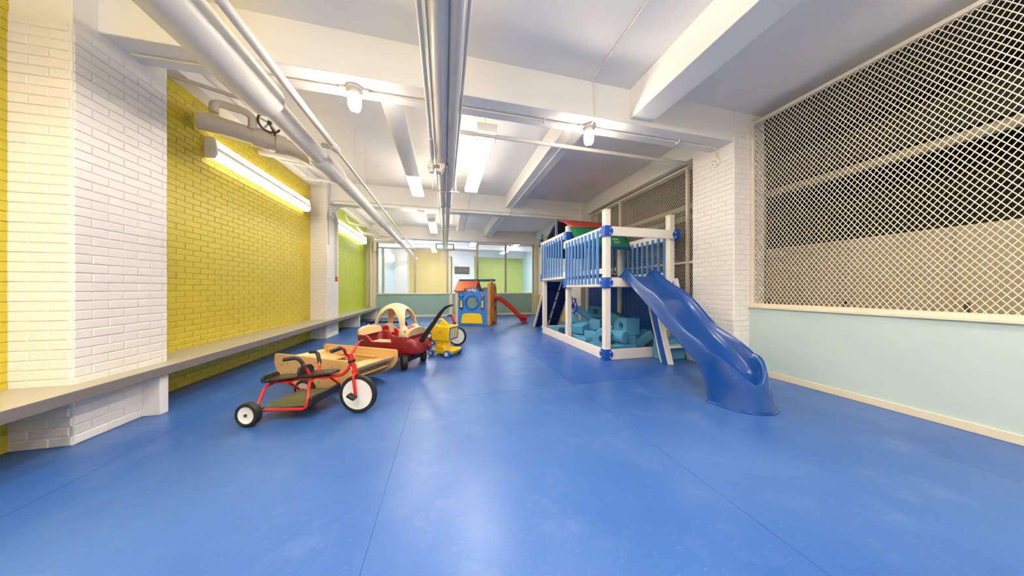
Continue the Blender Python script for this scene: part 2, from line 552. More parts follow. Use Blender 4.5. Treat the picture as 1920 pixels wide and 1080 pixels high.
# left wall: yellow brick, white pilasters, green brick
wl = struct(MB().box(-3.2, -2.988, -3.1, 7.1, 0, 3.70).build('wall_left', yellow_paint, smooth=False), 'bright yellow painted brick wall')
brick_face(wl, -2.988, -1.0, 0, 1, -1, 8.1, 0.0, 3.51, yellow_paint, 300)
pl = struct(MB().box(-3.2, -2.65, 7.1, 7.79, 0, 3.70).build('wall_left_pilaster', white_brick_paint, smooth=False), 'white painted brick pilaster between yellow and green walls')
brick_face(pl, -2.988, 7.1, 1, 0, -1, 0.338, 0.0, 3.67, white_brick_paint, 120)
brick_face(pl, -2.65, 7.1, 0, 1, -1, 0.69, 0.0, 3.67, white_brick_paint, 170)
pl2 = struct(MB().box(-3.2, -2.65, 2.70, 3.39, 0, 3.59).build('wall_left_pilaster', white_brick_paint, smooth=False), 'white painted brick pilaster under the nearest cross beam')
brick_face(pl2, -2.988, 2.70, 1, 0, -1, 0.338, 0.0, 3.17, white_brick_paint, 0)
brick_face(pl2, -2.65, 2.70, 0, 1, -1, 0.69, 0.0, 3.17, white_brick_paint, 0)
wg = struct(MB().box(-3.2, -2.988, 7.79, 11.62, 0, 3.70).build('wall_left_far', green_paint, smooth=False), 'lime green painted brick wall')
brick_face(wg, -2.988, 7.79, 0, 1, -1, 3.83, 0.0, 3.51, green_paint, 300)
cp = struct(MB().box(-3.2, -2.645, 11.62, 12.02, 0, 3.70).build('wall_far_pilaster', cream_paint, smooth=False), 'cream painted pilaster in the far left corner')
brick_face(cp, -2.988, 11.62, 1, 0, -1, 0.343, 0.0, 3.45, cream_paint, 80)
cp2 = struct(MB().box(3.985, 4.40, 11.62, 12.02, 0, 3.70).build('wall_far_pilaster', cream_paint, smooth=False), 'cream painted pilaster in the far right corner')

# back wall behind the camera
struct(MB().box(-3.2, 8.0, -3.2, -3.0, 0, 3.70).build('wall_back', white_paint, smooth=False), 'white wall behind the viewer')

# right side: white brick columns
rc = struct(MB().box(3.852, 4.41, 2.85, 3.48, 0, 3.70).build('wall_right_column', white_brick_paint, smooth=False), 'white painted brick column behind the blue slide')
brick_face(rc, 3.852, 2.85, 0, 1, 1, 0.63, 0.0, 3.17, white_brick_paint, 210)
brick_face(rc, 3.852, 2.85, 1, 0, -1, 0.558, 0.0, 3.45, white_brick_paint, 190)
rc2 = struct(MB().box(3.852, 4.41, 7.12, 7.72, 0, 3.70).build('wall_right_column', white_brick_paint, smooth=False), 'white painted brick column beyond the climbing frame')
brick_face(rc2, 3.852, 7.12, 0, 1, 1, 0.6, 0.0, 3.17, white_brick_paint, 60)
brick_face(rc2, 3.852, 7.12, 1, 0, -1, 0.558, 0.0, 3.17, white_brick_paint, 120)

def wainscot(name, y0, y1, m, label):
    w = struct(MB().box(4.12, 4.28, y0, y1, 0.0, 0.89).build(name, m, smooth=False), label)
    MB().box(4.095, 4.30, y0, y1, 0.89, 0.918).build('cap_rail', cream_paint, w, bevel=0.004)
    return w
wainscot('wall_right', -3.0, 2.85, pale_blue_panel, 'pale blue half wall under the near wire fence')
wainscot('wall_right_middle', 3.48, 7.12, pale_blue_panel, 'pale blue half wall behind the climbing frame')
yw = wainscot('wall_right_far', 7.72, 11.62, yellow_paint, 'yellow half wall in the far right corner')
MB().box(4.14, 4.28, 7.72, 11.62, 0.918, 3.345).build('upper_panel', cream_paint, yw, smooth=False)
struct(MB().box(4.105, 4.12, -3.0, 2.85, 0.0, 0.075).build('baseboard_right', cream_paint, bevel=0.004), 'cream baseboard under the pale blue half wall')

# wire fence panels
def fence_mesh(o2, y0, y1, z0, z1, dw, dh, r, axis='y', c=4.16):
    """two families of straight diagonal wires clipped to the rectangle"""
    mb = MB()
    k = dh / dw
    W, H = y1 - y0, z1 - z0
    for s in (1, -1):
        n = int((W + H / k) / dw) + 2
        for i in range(n):
            a = -H / k + i * dw if s == 1 else i * dw
            # line: y = a + s*z/k
            pts = []
            z_lo, z_hi = 0.0, H
            if s == 1:
                z_lo = max(z_lo, (0 - a) * k); z_hi = min(z_hi, (W - a) * k)
            else:
                z_lo = max(z_lo, (a - W) * k); z_hi = min(z_hi, a * k)
            if z_hi - z_lo < 0.01: continue
            q = []
            for z in (z_lo, z_hi):
                t = y0 + a + s * z / k
                off = 0.002 * s
                q.append((c + off, t, z0 + z) if axis == 'y' else (t, c + off, z0 + z))
            mb.tube(q, r, 4, caps=False)
    o = mb.build('wire_mesh', wire_m, o2, smooth=False)
    o['kind'] = 'stuff'
    return o
def fence(label, y0, y1, z0, z1, posts, rails, group='wire fences on the half wall'):
    f = thing('wire_fence', label, 'fence', (4.16, (y0 + y1) / 2, 0.918), 0)
    f.location = (0, 0, 0)
    fence_mesh(f, y0, y1, z0, z1, 0.0425, 0.068, 0.0032)
    for y in posts:
        MB().box(4.135, 4.185, y - 0.022, y + 0.022, z0 - 0.03, z1).build('post', frame_m, f, bevel=0.004)
    for z in rails:
        MB().box(4.137, 4.183, y0, y1, z - 0.02, z + 0.02).build('rail', frame_m, f, bevel=0.004)
    return f
fence('white diamond wire fence beside the slide, above the pale blue half wall', -2.9, 2.85, 0.945, 3.44, [2.822, 0.55, -1.6], [0.935, 3.435])
fence('white diamond wire fence behind the climbing frame', 3.48, 7.12, 0.945, 3.30, [3.86, 5.74, 7.09], [0.935, 3.295, 1.62])

# storage room behind the fence
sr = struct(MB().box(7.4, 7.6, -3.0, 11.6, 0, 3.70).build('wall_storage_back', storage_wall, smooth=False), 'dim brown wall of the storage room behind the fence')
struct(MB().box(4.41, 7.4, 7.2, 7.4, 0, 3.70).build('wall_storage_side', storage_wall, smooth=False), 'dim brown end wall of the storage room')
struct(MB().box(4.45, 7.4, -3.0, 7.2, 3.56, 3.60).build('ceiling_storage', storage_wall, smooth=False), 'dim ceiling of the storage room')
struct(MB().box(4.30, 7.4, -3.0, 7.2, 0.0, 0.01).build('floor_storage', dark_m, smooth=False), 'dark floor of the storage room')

# far partition: teal half wall, posts, rails and wire panels
fw = struct(MB().box(-2.645, 3.985, 11.72, 11.84, 0.09, 0.93).build('wall_far', teal_panel, smooth=False), 'teal half wall of the far partition')
MB().box(-2.645, 3.985, 11.69, 11.86, 0.93, 0.985).build('cap_rail', cream_paint, fw, bevel=0.005)
struct(MB().box(-2.645, 3.985, 11.70, 11.72, 0.0, 0.09).build('baseboard_far', cream_paint, bevel=0.004), 'cream baseboard of the far partition')
MB().box(0.19, 0.33, 11.705, 11.72, 0.09, 0.93).build('batten', cream_paint, fw, bevel=0.003)
MB().box(3.86, 3.985, 11.705, 11.72, 0.09, 0.93).build('batten', cream_paint, fw, bevel=0.003)
ps = thing('partition_screen', 'tall wire mesh screen with taupe posts above the teal half wall', 'screen')
for x, zt in ((-2.615, 3.02), (-2.40, 2.81), (-1.187, 2.81), (0.119, 2.81), (1.385, 3.17), (2.647, 3.17), (3.95, 3.17)):
    MB().box(x - 0.045, x + 0.045, 11.745, 11.805, 0.985, zt).build('post', post_paint, ps, bevel=0.004)
MB().box(-2.645, 1.34, 11.75, 11.80, 2.795, 2.835).build('rail', post_paint, ps, bevel=0.003)
MB().box(-2.645, -0.18, 11.75, 11.80, 3.0, 3.03).build('rail', white_paint, ps, bevel=0.003)
MB().box(1.385, 3.985, 11.75, 11.80, 3.10, 3.14).build('rail', post_paint, ps, bevel=0.003)
MB().box(1.385, 3.985, 11.755, 11.795, 3.155, 3.20).build('rail', white_paint, ps, bevel=0.003)
for x0, x1, zt in ((-2.57, -2.445, 2.8), (-2.355, -1.232, 2.8), (-1.142, 0.074, 2.8), (0.164, 1.34, 2.8), (1.43, 2.602, 3.11), (2.692, 3.905, 3.11)):
    fence_mesh(ps, x0, x1, 0.985, zt, 0.042, 0.056, 0.0022, 'x', 11.775)
for x in (-0.34, 0.37):
    MB().box(x - 0.02, x + 0.02, 11.75, 11.80, 2.81, 3.06).build('pipe_collar', dark_metal, ps)
MB().box(-0.34, 0.37, 11.755, 11.795, 3.04, 3.07).build('pipe_collar', dark_metal, ps)

# room beyond the partition
struct(MB().box(-3.2, -2.988, 12.02, 18.8, 0, 3.70).build('wall_beyond_left', pale_blue_wall, smooth=False), 'pale blue left wall of the room beyond the partition')
struct(MB().box(5.42, 5.6, 12.02, 18.8, 0, 3.70).build('wall_beyond_right', pale_blue_wall, smooth=False), 'pale blue right wall of the room beyond the partition')
struct(MB().box(4.40, 5.42, 11.9, 12.05, 0, 3.70).build('wall_beyond_return', white_paint, smooth=False), 'white return wall beyond the partition')
wb = struct(MB().box(-3.2, 0.32, 18.6, 18.8, 0, 3.70).build('wall_beyond_back', hazy_yellow_paint, smooth=False), 'yellow brick back wall seen through the wire screen')
brick_face(wb, -2.988, 18.6, 1, 0, -1, 3.3, 0.99, 3.66, hazy_yellow_paint, 0)
wb2 = struct(MB().box(0.32, 5.6, 18.6, 18.8, 0, 3.70).build('wall_beyond_back', hazy_green_paint, smooth=False), 'lime green back wall seen through the wire screen')
struct(MB().box(-2.988, -2.2, 17.4, 18.6, 0, 3.70).build('wall_beyond_pilaster', white_paint, smooth=False), 'white pilaster at the far left of the room beyond')
wc = struct(MB().box(0.50, 1.80, 17.0, 18.6, 0, 3.70).build('wall_beyond_pier', door_white, smooth=False), 'white pier carrying the black sign beyond the screen')
MB().box(0.18, 0.40, 18.40, 18.6, 0, 3.70).build('batten', cream_paint, wc, smooth=False)
struct(MB().box(-2.988, 5.42, 14.6, 14.9, 3.30, 3.70).build('trim_10', ceiling_paint, bevel=0.005), 'white cross beam in the room beyond')
struct(MB().box(0.2, 5.42, 18.1, 18.6, 3.30, 3.70).build('trim_11', ceiling_paint, bevel=0.005), 'white beam over the green wall beyond the screen')

# ================================================================== LAMPS
def luminaire(label, x, y0, y1, z, w=0.27, segs=(('lit', 0.0, 1.0),), group='long ceiling fluorescents', lens=None, side=0.022):
    t = thing('ceiling_luminaire', label, 'ceiling lamp', (x, (y0 + y1) / 2, z), 0, group)
    L = y1 - y0
    MB().prism([(-w * 0.47, side + 0.008), (w * 0.47, side + 0.008), (w * 0.30, 0.12), (-w * 0.30, 0.12)], XZ, -L / 2, L / 2).build('housing', fixture_m, t, bevel=0.004)
    for kind, a, b in segs:
        prof = [(-w * 0.46, side + 0.01), (-w / 2, side), (-w * 0.48, 0.010), (-w * 0.40, 0.0), (w * 0.40, 0.0), (w * 0.48, 0.010), (w / 2, side), (w * 0.46, side + 0.01)]
        MB().prism(prof, XZ, -L / 2 + a * L + 0.012, -L / 2 + b * L - 0.012).build('lens', (lens or lens_lit) if kind == 'lit' else lens_off, t)
    for s in (-1, 1):
        MB().box(-w / 2 - 0.004, w / 2 + 0.004, s * L / 2 - 0.012, s * L / 2 + 0.012, -0.004, 0.115).build('end_plate', fixture_m, t, bevel=0.004)
        MB().cyl((0, s * L * 0.42, 0.11), (0, s * L * 0.42, 3.70 - z if y0 > 3 else 3.59 - z), 0.006, 8).build('hanger_rod', pipe_paint, t)
    return t
luminaire('lit ceiling fluorescent hanging to the right of the central pipes', 0.58, 3.74, 6.15, 3.35)
luminaire('long ceiling fluorescent left of the central pipes, glowing at its far end', -0.59, 3.30, 6.55, 3.29, 0.25, (('off', 0.0, 0.66), ('lit', 0.66, 1.0)))
luminaire('lit ceiling fluorescent left of the central pipes near the far partition', -0.40, 8.6, 10.9, 3.33, 0.25, (('off', 0.0, 0.25), ('lit', 0.25, 1.0)), side=0.05)
luminaire('unlit two-piece ceiling fluorescent near the far partition', 0.58, 8.15, 10.4, 3.35, 0.27, (('off', 0.0, 0.5), ('off', 0.5, 1.0)))
luminaire('added unseen fill fluorescent above the viewer, right of the pipes', 0.70, -1.2, 1.2, 3.14, side=0.09, lens=fill_lens)  # this and the next three: unseen lamps added to brighten the near bay
luminaire('added unseen fill fluorescent near the yellow wall above the viewer', -2.2, -1.2, 1.2, 3.14, side=0.09, lens=fill_lens)
luminaire('added unseen fill fluorescent near the right fence above the viewer', 3.2, -1.6, 0.8, 3.14, side=0.09, lens=fill_lens)
luminaire('added unseen fill fluorescent above the viewer, left of the pipes', -0.8, -1.2, 1.2, 3.14, side=0.09, lens=fill_lens)
luminaire('ceiling fluorescent at the left of the room beyond the screen', -1.6, 12.6, 14.2, 3.4, lens=far_lens, group='lamps of the room beyond')
luminaire('ceiling fluorescent in the middle of the room beyond the screen', 1.4, 12.7, 14.3, 3.4, lens=far_lens, group='lamps of the room beyond')
luminaire('ceiling fluorescent at the right of the room beyond the screen', 3.6, 13.0, 17.0, 3.4, lens=far_lens, group='lamps of the room beyond')
luminaire('ceiling fluorescent near the yellow wall of the room beyond', -0.6, 15.2, 17.2, 3.4, lens=far_lens, group='lamps of the room beyond')

def wall_lamp(label, y0, y1, z0, z1, lens, x=-2.98):
    t = thing('wall_luminaire', label, 'wall lamp', (x, (y0 + y1) / 2, z0), 0, 'wall fluorescents')
    L = y1 - y0; H = z1 - z0
    MB().box(0.0, 0.05, -L / 2, L / 2, 0.02, H - 0.0).build('housing', fixture_m, t, bevel=0.004)
    # upper and lower wrap lenses
    up = [(0.05, H * 0.60), (0.105, H * 0.62), (0.115, H * 0.76), (0.10, H * 0.93), (0.05, H)]
    lo = [(0.05, 0.0), (0.10, H * 0.06), (0.125, H * 0.22), (0.112, H * 0.38), (0.05, H * 0.42)]
    MB().prism([(0.05, H * 0.42), (0.118, H * 0.40), (0.114, H * 0.60), (0.05, H * 0.60)], XZ, -L / 2 + 0.012, L / 2 - 0.012).build('centre_strip', fixture_m, t)
    for prof in (up, lo):
        MB().prism(prof, XZ, -L / 2 + 0.012, L / 2 - 0.012).build('lens', lens, t)
    for s in (-1, 1):
        MB().prism([(0, 0), (0.10, 0), (0.132, H * 0.25), (0.12, H * 0.75), (0.10, H + 0.005), (0, H + 0.005)], XZ, s * L / 2 - 0.012, s * L / 2 + 0.012).build('end_plate', fixture_m, t)
    return t
wall_lamp('long lit fluorescent on the yellow brick wall', 4.30, 6.80, 2.84, 3.10, wall_lens)
wall_lamp('long lit fluorescent on the lime green brick wall', 8.0, 11.2, 2.84, 3.12, wall_lens)
wall_lamp('lit fluorescent on the pale blue wall beyond the screen', 14.2, 17.0, 2.75, 3.15, wall_lens)

def jar_lamp(label, x, y, z, base=True):
    t = thing('jar_lamp', label, 'jar lamp', (x, y, z), 0, 'caged jar lamps under the beams')
    MB().lathe([(0.075, 0.0), (0.075, -0.02), (0.05, -0.035), (0.048, -0.06)], n=20).build('base', pipe_paint, t)
    MB().lathe([(0.055, -0.055), (0.058, -0.06), (0.058, -0.08), (0.05, -0.085)], n=20).build('collar', white_paint, t)
    MB().lathe([(0.016, -0.08), (0.03, -0.10), (0.034, -0.14), (0.028, -0.175), (0.01, -0.19)], n=16).build('bulb', bulb_m, t)
    MB().lathe([(0.047, -0.08), (0.05, -0.11), (0.05, -0.17), (0.042, -0.205), (0.02, -0.225), (0.002, -0.228)], n=20).build('glass', GLASS, t)
    cg = MB()
    for k in range(4):
        a = pi * k / 4 + 0.3
        c, s = cos(a), sin(a)
        P = [(0.058, -0.08), (0.06, -0.13), (0.058, -0.18), (0.045, -0.22), (0.0, -0.24), (-0.045, -0.22), (-0.058, -0.18), (-0.06, -0.13), (-0.058, -0.08)]
        cg.tube([(r * c, r * s, h) for r, h in P], 0.0025, 6)
    cg.tube([(0.06 * cos(2 * pi * k / 20), 0.06 * sin(2 * pi * k / 20), -0.15) for k in range(20)], 0.0025, 6, closed=True)
    cg.build('cage', pipe_paint, t)
    for s in (-1, 1):
        MB().box(s * 0.10 - 0.035, s * 0.10 + 0.035, -0.022, 0.022, -0.03, 0.0).build('mounting_lug', pipe_paint, t, bevel=0.006)
    return t
jar_lamp('bright caged jar lamp under the nearest beam, right of centre', 1.74, 3.02, 3.175)
jar_lamp('bright caged jar lamp under the nearest beam at the top left', -0.88, 3.02, 3.175)
jar_lamp('bright caged jar lamp under the middle beam', -0.60, 7.32, 3.175)
jar_lamp('bright caged jar lamp beyond the screen, left of the pipes', -0.75, 13.4, 3.70)
jar_lamp('small caged jar lamp hanging low beyond the screen', -0.55, 16.6, 3.70)

# ================================================================== PIPES
def pipe(name, label, pts, r, m=None, rad=0.12, n=16, parent=None):
    o = MB().tube(fillet(pts, rad, 6) if len(pts) > 2 else pts, r, n).build(name, m or pipe_paint, parent)
    if parent is None: tag(o, label, 'pipe')
    return o
# big drain pipe on the left
t = thing('drain_pipe', 'thick white drain pipe with bell joint running along the left ceiling', 'pipe', (-1.70, 0, 0))
def ysec(name, r, y0, y1, m=pipe_paint, x=0, z=3.0, n=24):
    return MB().cyl((x, y0, z), (x, y1, z), r, n).build(name, m, t)
ysec('sleeve', 0.17, -2.9, 3.12)
ysec('pipe_run', 0.112, 3.10, 4.32)
MB().lathe([(0.112, 4.26), (0.135, 4.29), (0.15, 4.36), (0.15, 4.42), (0.14, 4.46), (0.142, 4.86), (0.135, 4.93), (0.11, 4.98)], (0, 0, 3.0), 'y', 24).build('bell_joint', pipe_paint, t)
ysec('pipe_run', 0.105, 4.95, 8.3)
MB().lathe([(0.10, 8.25), (0.112, 8.27), (0.112, 8.33), (0.09, 8.36)], (0, 0, 3.0), 'y', 24).build('joint_band', pipe_paint, t)
ysec('pipe_run', 0.092, 8.34, 10.9)
MB().lathe([(0.092, 10.8), (0.11, 10.84), (0.11, 10.95), (0.09, 11.0)], (0, 0, 3.0), 'y', 24).build('joint_band', pipe_paint, t)
ysec('pipe_run', 0.092, 10.95, 17.3)
for y in (6.0, 9.4):
    MB().cyl((0.0, y, 3.09), (0.0, y, 3.70), 0.006, 8).build('hanger_rod', pipe_paint, t)

t = thing('sprinkler_pipe', 'thin white pipe with tee fitting beside the thick drain pipe', 'pipe', (-1.39, 0, 0))
ysec('pipe_run', 0.036, -2.9, 4.0, n=14)
MB().lathe([(0.036, 3.88), (0.05, 3.9), (0.05, 4.0), (0.04, 4.06), (0.026, 4.1)], (0, 0, 3.0), 'y', 16).build('tee_fitting', pipe_paint, t)
MB().tube([(0, 3.95, 3.0), (-0.14, 3.95, 3.0)], [0.04, 0.03], 12).build('tee_branch', pipe_paint, t)
ysec('pipe_run', 0.022, 4.05, 13.2, n=12)
for y in (4.75, 5.35, 7.9, 10.0):
    MB().cyl((0.0, y, 3.02), (0.0, y, 3.70), 0.004, 6).build('hanger_rod', pipe_paint, t)

t = thing('insulated_pipe_pair', 'pair of thick white insulated pipes along the middle of the ceiling', 'pipe', (0, 0, 0))
for x, r0, r1 in ((-0.035, 0.068, 0.043), (0.085, 0.056, 0.043)):
    MB().cyl((x, -2.9, 3.0), (x, 6.1, 3.0), r0, 24).build('insulated_run', pipe_paint, t)
    MB().lathe([(r0, 6.02), (r0 + 0.006, 6.05), (r0 + 0.006, 6.12), (r1, 6.14)], (x, 0, 3.0), 'y', 20).build('end_collar', chrome, t)
    MB().cyl((x, 6.1, 3.0), (x, 17.5, 3.0), r1, 20).build('pipe_run', pipe_paint, t)
t = thing('conduit_run', 'thin twin conduits hugging the left of the central pipes', 'pipe', (0, 0, 0))
MB().cyl((-0.165, -2.9, 3.0), (-0.165, 3.5, 3.0), 0.02, 12).build('conduit', pipe_paint, t)
MB().lathe([(0.02, 3.42), (0.028, 3.44), (0.028, 3.9), (0.022, 3.95)], (-0.165, 0, 2.99), 'y', 14).build('coupling', pipe_paint, t)
MB().cyl((-0.12, -2.9, 3.03), (-0.12, 11.5, 3.03), 0.012, 10).build('conduit', pipe_paint, t)
t = thing('conduit_run', 'thin white conduit hugging the right of the central pipes', 'pipe', (0, 0, 0))
MB().cyl((0.16, -2.9, 3.0), (0.16, 5.0, 3.0), 0.014, 10).build('conduit', pipe_paint, t)
MB().cyl((0.03, 4.0, 2.918), (0.03, 11.4, 2.945), 0.012, 10).build('conduit', pipe_paint, t)
for y, x0, x1, z in ((5.05, -0.30, 0.26, 2.93), (8.35, -0.33, 0.33, 2.93)):
    t = thing('pipe_trapeze', 'small white trapeze bar carrying the central pipes %s' % ('in the middle bay' if y < 7 else 'near the far partition'), 'bracket', (0, y, z))
    MB().cyl((x0, 0, 0), (x1, 0, 0), 0.012, 10).build('cross_bar', pipe_paint, t)
    for x in (x0 + 0.09, x1 - 0.06):
        MB().cyl((x, 0, 0), (x, 0, 3.70 - z), 0.007, 8).build('rod', pipe_paint, t)

# white horn box on the conduit
t = thing('horn_box', 'white angular horn box with round fitting hanging beside the central pipes', 'alarm box', (-0.13, 4.02, 2.83))
MB().prism([(-0.05, 0.0), (0.02, -0.02), (0.075, 0.06), (0.075, 0.13), (0.03, 0.17), (-0.02, 0.16)], lambda a, b, q: (a + 0.06, q, b), -0.07, 0.06).build('body', pipe_paint, t, bevel=0.006)
MB().box(-0.01, 0.06, -0.078, -0.069, 0.03, 0.075).build('grille', bench_edge_m, t, bevel=0.003)
MB().lathe([(0.02, -0.03), (0.034, -0.02), (0.036, 0.03), (0.046, 0.035), (0.046, 0.09), (0.03, 0.10), (0.028, 0.16)], (-0.05, -0.02, 0.0), 'z', 18).build('fitting', pipe_paint, t)
MB().cyl((-0.10, -0.02, 0.06), (-0.04, -0.02, 0.06), 0.03, 14).build('side_plug', pipe_paint, t)

# cross pipe and conduits
pipe('cross_pipe', 'straight white pipe crossing the ceiling to the brick column', [(0.20, 3.66, 3.25), (4.10, 3.66, 3.25)], 0.027)
t = thing('beam_conduit', 'thin white conduit under the nearest beam ending at the round box', 'pipe', (0, 0, 0))
MB().tube(fillet([(-2.6, 3.02, 3.155), (3.72, 3.02, 3.155), (3.835, 3.05, 3.12), (3.835, 3.06, 3.03)], 0.06), 0.011, 10).build('conduit', pipe_paint, t)
MB().tube([(3.838, 3.10, 3.175), (3.838, 3.085, 3.03)], 0.01, 8).build('conduit', pipe_paint, t)
for x in (1.15, 3.08):
    MB().tube([(x, 2.985, 3.17), (x, 2.985, 3.145), (x, 3.02, 3.135), (x, 3.055, 3.145), (x, 3.055, 3.17)], 0.006, 6).build('strap', pipe_paint, t)
t = thing('junction_box', 'round white junction box with knockouts on the brick column', 'junction box', (3.843, 3.085, 2.985))
MB().cyl((0.008, 0, 0), (-0.035, 0, 0), 0.062, 24).build('body', white_paint, t, bevel=0.004)
for dy, dz, m in ((-0.02, 0.012, black_plastic), (0.02, 0.03, bench_edge_m), (0.025, -0.02, bench_edge_m), (-0.03, -0.03, bench_edge_m)):
    MB().cyl((-0.034, dy, dz), (-0.038, dy, dz), 0.008, 10).build('knockout', m, t)
t = thing('beam_conduit', 'white conduits following the middle beam from the pilaster', 'pipe', (0, 0, 0))
MB().tube(fillet([(-2.63, 7.17, 2.2), (-2.63, 7.17, 3.20), (-2.5, 7.2, 3.25), (3.5, 7.2, 3.25)], 0.1), 0.013, 10).build('conduit', pipe_paint, t)
MB().tube(fillet([(-2.63, 7.55, 1.5), (-2.63, 7.55, 3.12), (-2.45, 7.42, 3.165), (0.3, 7.42, 3.165)], 0.1), 0.012, 10).build('conduit', pipe_paint, t)
pipe('rib_conduit', 'thin white conduit along the ceiling rib dropping down the middle beam', [(1.78, 3.3, 3.37), (1.78, 7.1, 3.37), (1.78, 7.19, 3.30), (1.72, 7.19, 3.16)], 0.011, rad=0.05, n=8)
pipe('rib_conduit', 'thin white conduit along the far ceiling rib', [(1.80, 7.6, 3.40), (1.80, 11.5, 3.40), (1.80, 11.58, 3.25)], 0.011, rad=0.05, n=8)
pipe('lamp_cord', 'thin conduit hanging from the lit fluorescent to the middle beam', [(0.60, 6.2, 3.40), (0.62, 7.15, 3.42), (0.62, 7.2, 3.24), (0.2, 7.2, 3.21)], 0.008, rad=0.08, n=8)
pipe('rib_conduit', 'thin conduit dropping from the near ceiling to the right jar lamp', [(1.66, -1.0, 3.57), (1.66, 2.80, 3.57), (1.70, 2.835, 3.45), (1.72, 2.86, 3.16), (1.74, 3.0, 3.15)], 0.009, rad=0.05, n=8)

# insulated elbow, valve and goose neck at top left
t = thing('insulated_elbow', 'wrapped grey-beige pipe leaving the yellow wall at the top left', 'pipe', (0, 0, 0))
MB().tube(fillet([(-2.90, 4.07, 3.20), (-2.66, 4.22, 3.20), (-2.18, 4.54, 3.19), (-1.95, 4.66, 3.13)], 0.2), 0.105, 20).build('wrapped_run', pipe_wrap, t)
MB().tube([(-2.50, 4.335, 3.20), (-2.36, 4.43, 3.20)], 0.125, 20).build('wrap_collar', pipe_wrap, t)
MB().tube([(-2.30, 4.46, 3.19), (-2.20, 4.52, 3.19)], [0.135, 0.12], 20).build('valve_body', pipe_wrap, t)
MB().tube([(-2.27, 4.44, 3.25), (-2.27, 4.29, 3.36)], 0.016, 10).build('valve_stem', dark_metal, t)
vw_ = MB().tube([(0.115 * cos(2 * pi * k / 24), 0.0, 0.115 * sin(2 * pi * k / 24)) for k in range(24)], 0.014, 8, closed=True).build('valve_wheel', dark_metal, t)
vw_.location = (-2.27, 4.275, 3.37); vw_.rotation_euler = (radians(35), 0, radians(20)); vw_['label'] = 'small dark spoked handwheel'
for k in range(5):
    a = 2 * pi * k / 5 + 0.3
    MB().tube([(0, 0, 0), (0.112 * cos(a), 0, 0.112 * sin(a))], 0.011, 8).build('spoke', pipe_wrap, vw_)
MB().lathe([(0.026, -0.02), (0.026, 0.02)], axis='y', n=12).build('hub', dark_metal, vw_)
pipe('goose_neck_pipe', 'curved goose neck pipe over the wrapped pipe at the top left', [(-2.72, 4.05, 3.30), (-2.72, 4.05, 3.42), (-2.50, 4.20, 3.44), (-2.44, 4.24, 3.40), (-2.44, 4.24, 3.24)], 0.045, pipe_wrap, 0.1, parent=t)
pipe('thin_steam_pipe', 'thin pipe leaving the wall above the wrapped pipe', [(-2.98, 3.75, 3.50), (-2.40, 4.05, 3.50), (-2.28, 4.12, 3.46)], 0.022, pipe_wrap, 0.06, 10)
pipe('wall_stub_pipe', 'short white pipe stub leaving the top of the yellow wall', [(-2.99, 5.35, 3.42), (-2.45, 5.45, 3.40)], 0.045)
for k, (y0, y1, x1) in enumerate(((4.85, 5.7, -2.35), (5.3, 6.5, -1.95))):
    t = thing('angle_bracket', 'white angle iron frame under the ceiling, %s the yellow wall lamp' % ('above the middle of' if k == 0 else 'beyond the far end of'), 'bracket', (-2.8, y0, 3.40))
    MB().bar((x1 + 2.8 - 0.25, 0, 0), (x1 + 2.8, y1 - y0, 0), 0.035, 0.05).build('long_angle', white_paint, t)
    MB().bar((x1 + 2.8, y1 - y0, 0), (0.0, y1 - y0 - 0.12, 0.03), 0.035, 0.05).build('cross_angle', white_paint, t)
    MB().cyl((0.05, y1 - y0 - 0.1, 0.03), (0.05, y1 - y0 - 0.1, 0.12), 0.007, 8).build('rod', pipe_paint, t)

# pipes near the green wall
pipe('wall_bend_pipe', 'thin white pipe bending along the top of the green wall', [(-2.93, 9.2, 3.45), (-2.90, 9.3, 3.22), (-2.45, 9.9, 3.22), (-2.38, 11.4, 3.22)], 0.03, rad=0.1)
pipe('wall_bend_pipe', 'thicker white pipe stepping out of the green wall near the corner', [(-2.97, 10.35, 3.35), (-2.80, 10.45, 3.12), (-2.60, 10.6, 3.12), (-2.45, 11.15, 3.10)], 0.05, rad=0.1)
pipe('cross_stub_pipe', 'white pipe crossing in front of the far left pilaster', [(-2.95, 10.9, 3.20), (-1.85, 11.1, 3.17)], 0.03)
t = thing('tank_pipe', 'fat white horizontal pipe with valve flange under the far beam', 'pipe', (0, 0, 0))
MB().tube([(-2.60, 11.35, 3.10), (-2.0, 11.35, 3.08)], 0.12, 20).build('pipe_run', pipe_paint, t)
MB().lathe([(0.12, -2.02), (0.15, -2.0), (0.15, -1.92), (0.09, -1.90), (0.09, -1.83)], (0, 11.35, 3.08), 'x', 20).build('flange', pipe_paint, t)
pipe('downpipe', 'cream vertical pipe in the corner of the green wall', [(-2.80, 11.56, 0.45), (-2.80, 11.56, 3.02), (-2.73, 11.56, 3.06)], 0.045, cream_paint, 0.08)
tag(MB().box(-2.70, -2.61, 11.52, 11.60, 2.62, 3.0).build('switch_box', cream_paint, bevel=0.006), 'cream electrical box on the far left pilaster', 'switch box')

# fire alarm station
t = thing('alarm_station', 'small red fire alarm pull station on the white pilaster', 'fire alarm', (-2.641, 7.62, 1.40))
MB().box(-0.006, 0.03, -0.045, 0.045, -0.055, 0.055).build('housing', alarm_red, t, bevel=0.006)
MB().box(0.03, 0.038, -0.03, 0.03, -0.005, 0.012).build('pull_bar', white_disc, t, bevel=0.002)
pipe('alarm_conduit', 'thin grey conduit dropping to the red fire alarm', [(-2.634, 7.62, 1.456), (-2.634, 7.62, 2.95), (-2.634, 7.4, 3.0)], 0.009, bench_top_m, 0.03, 8)

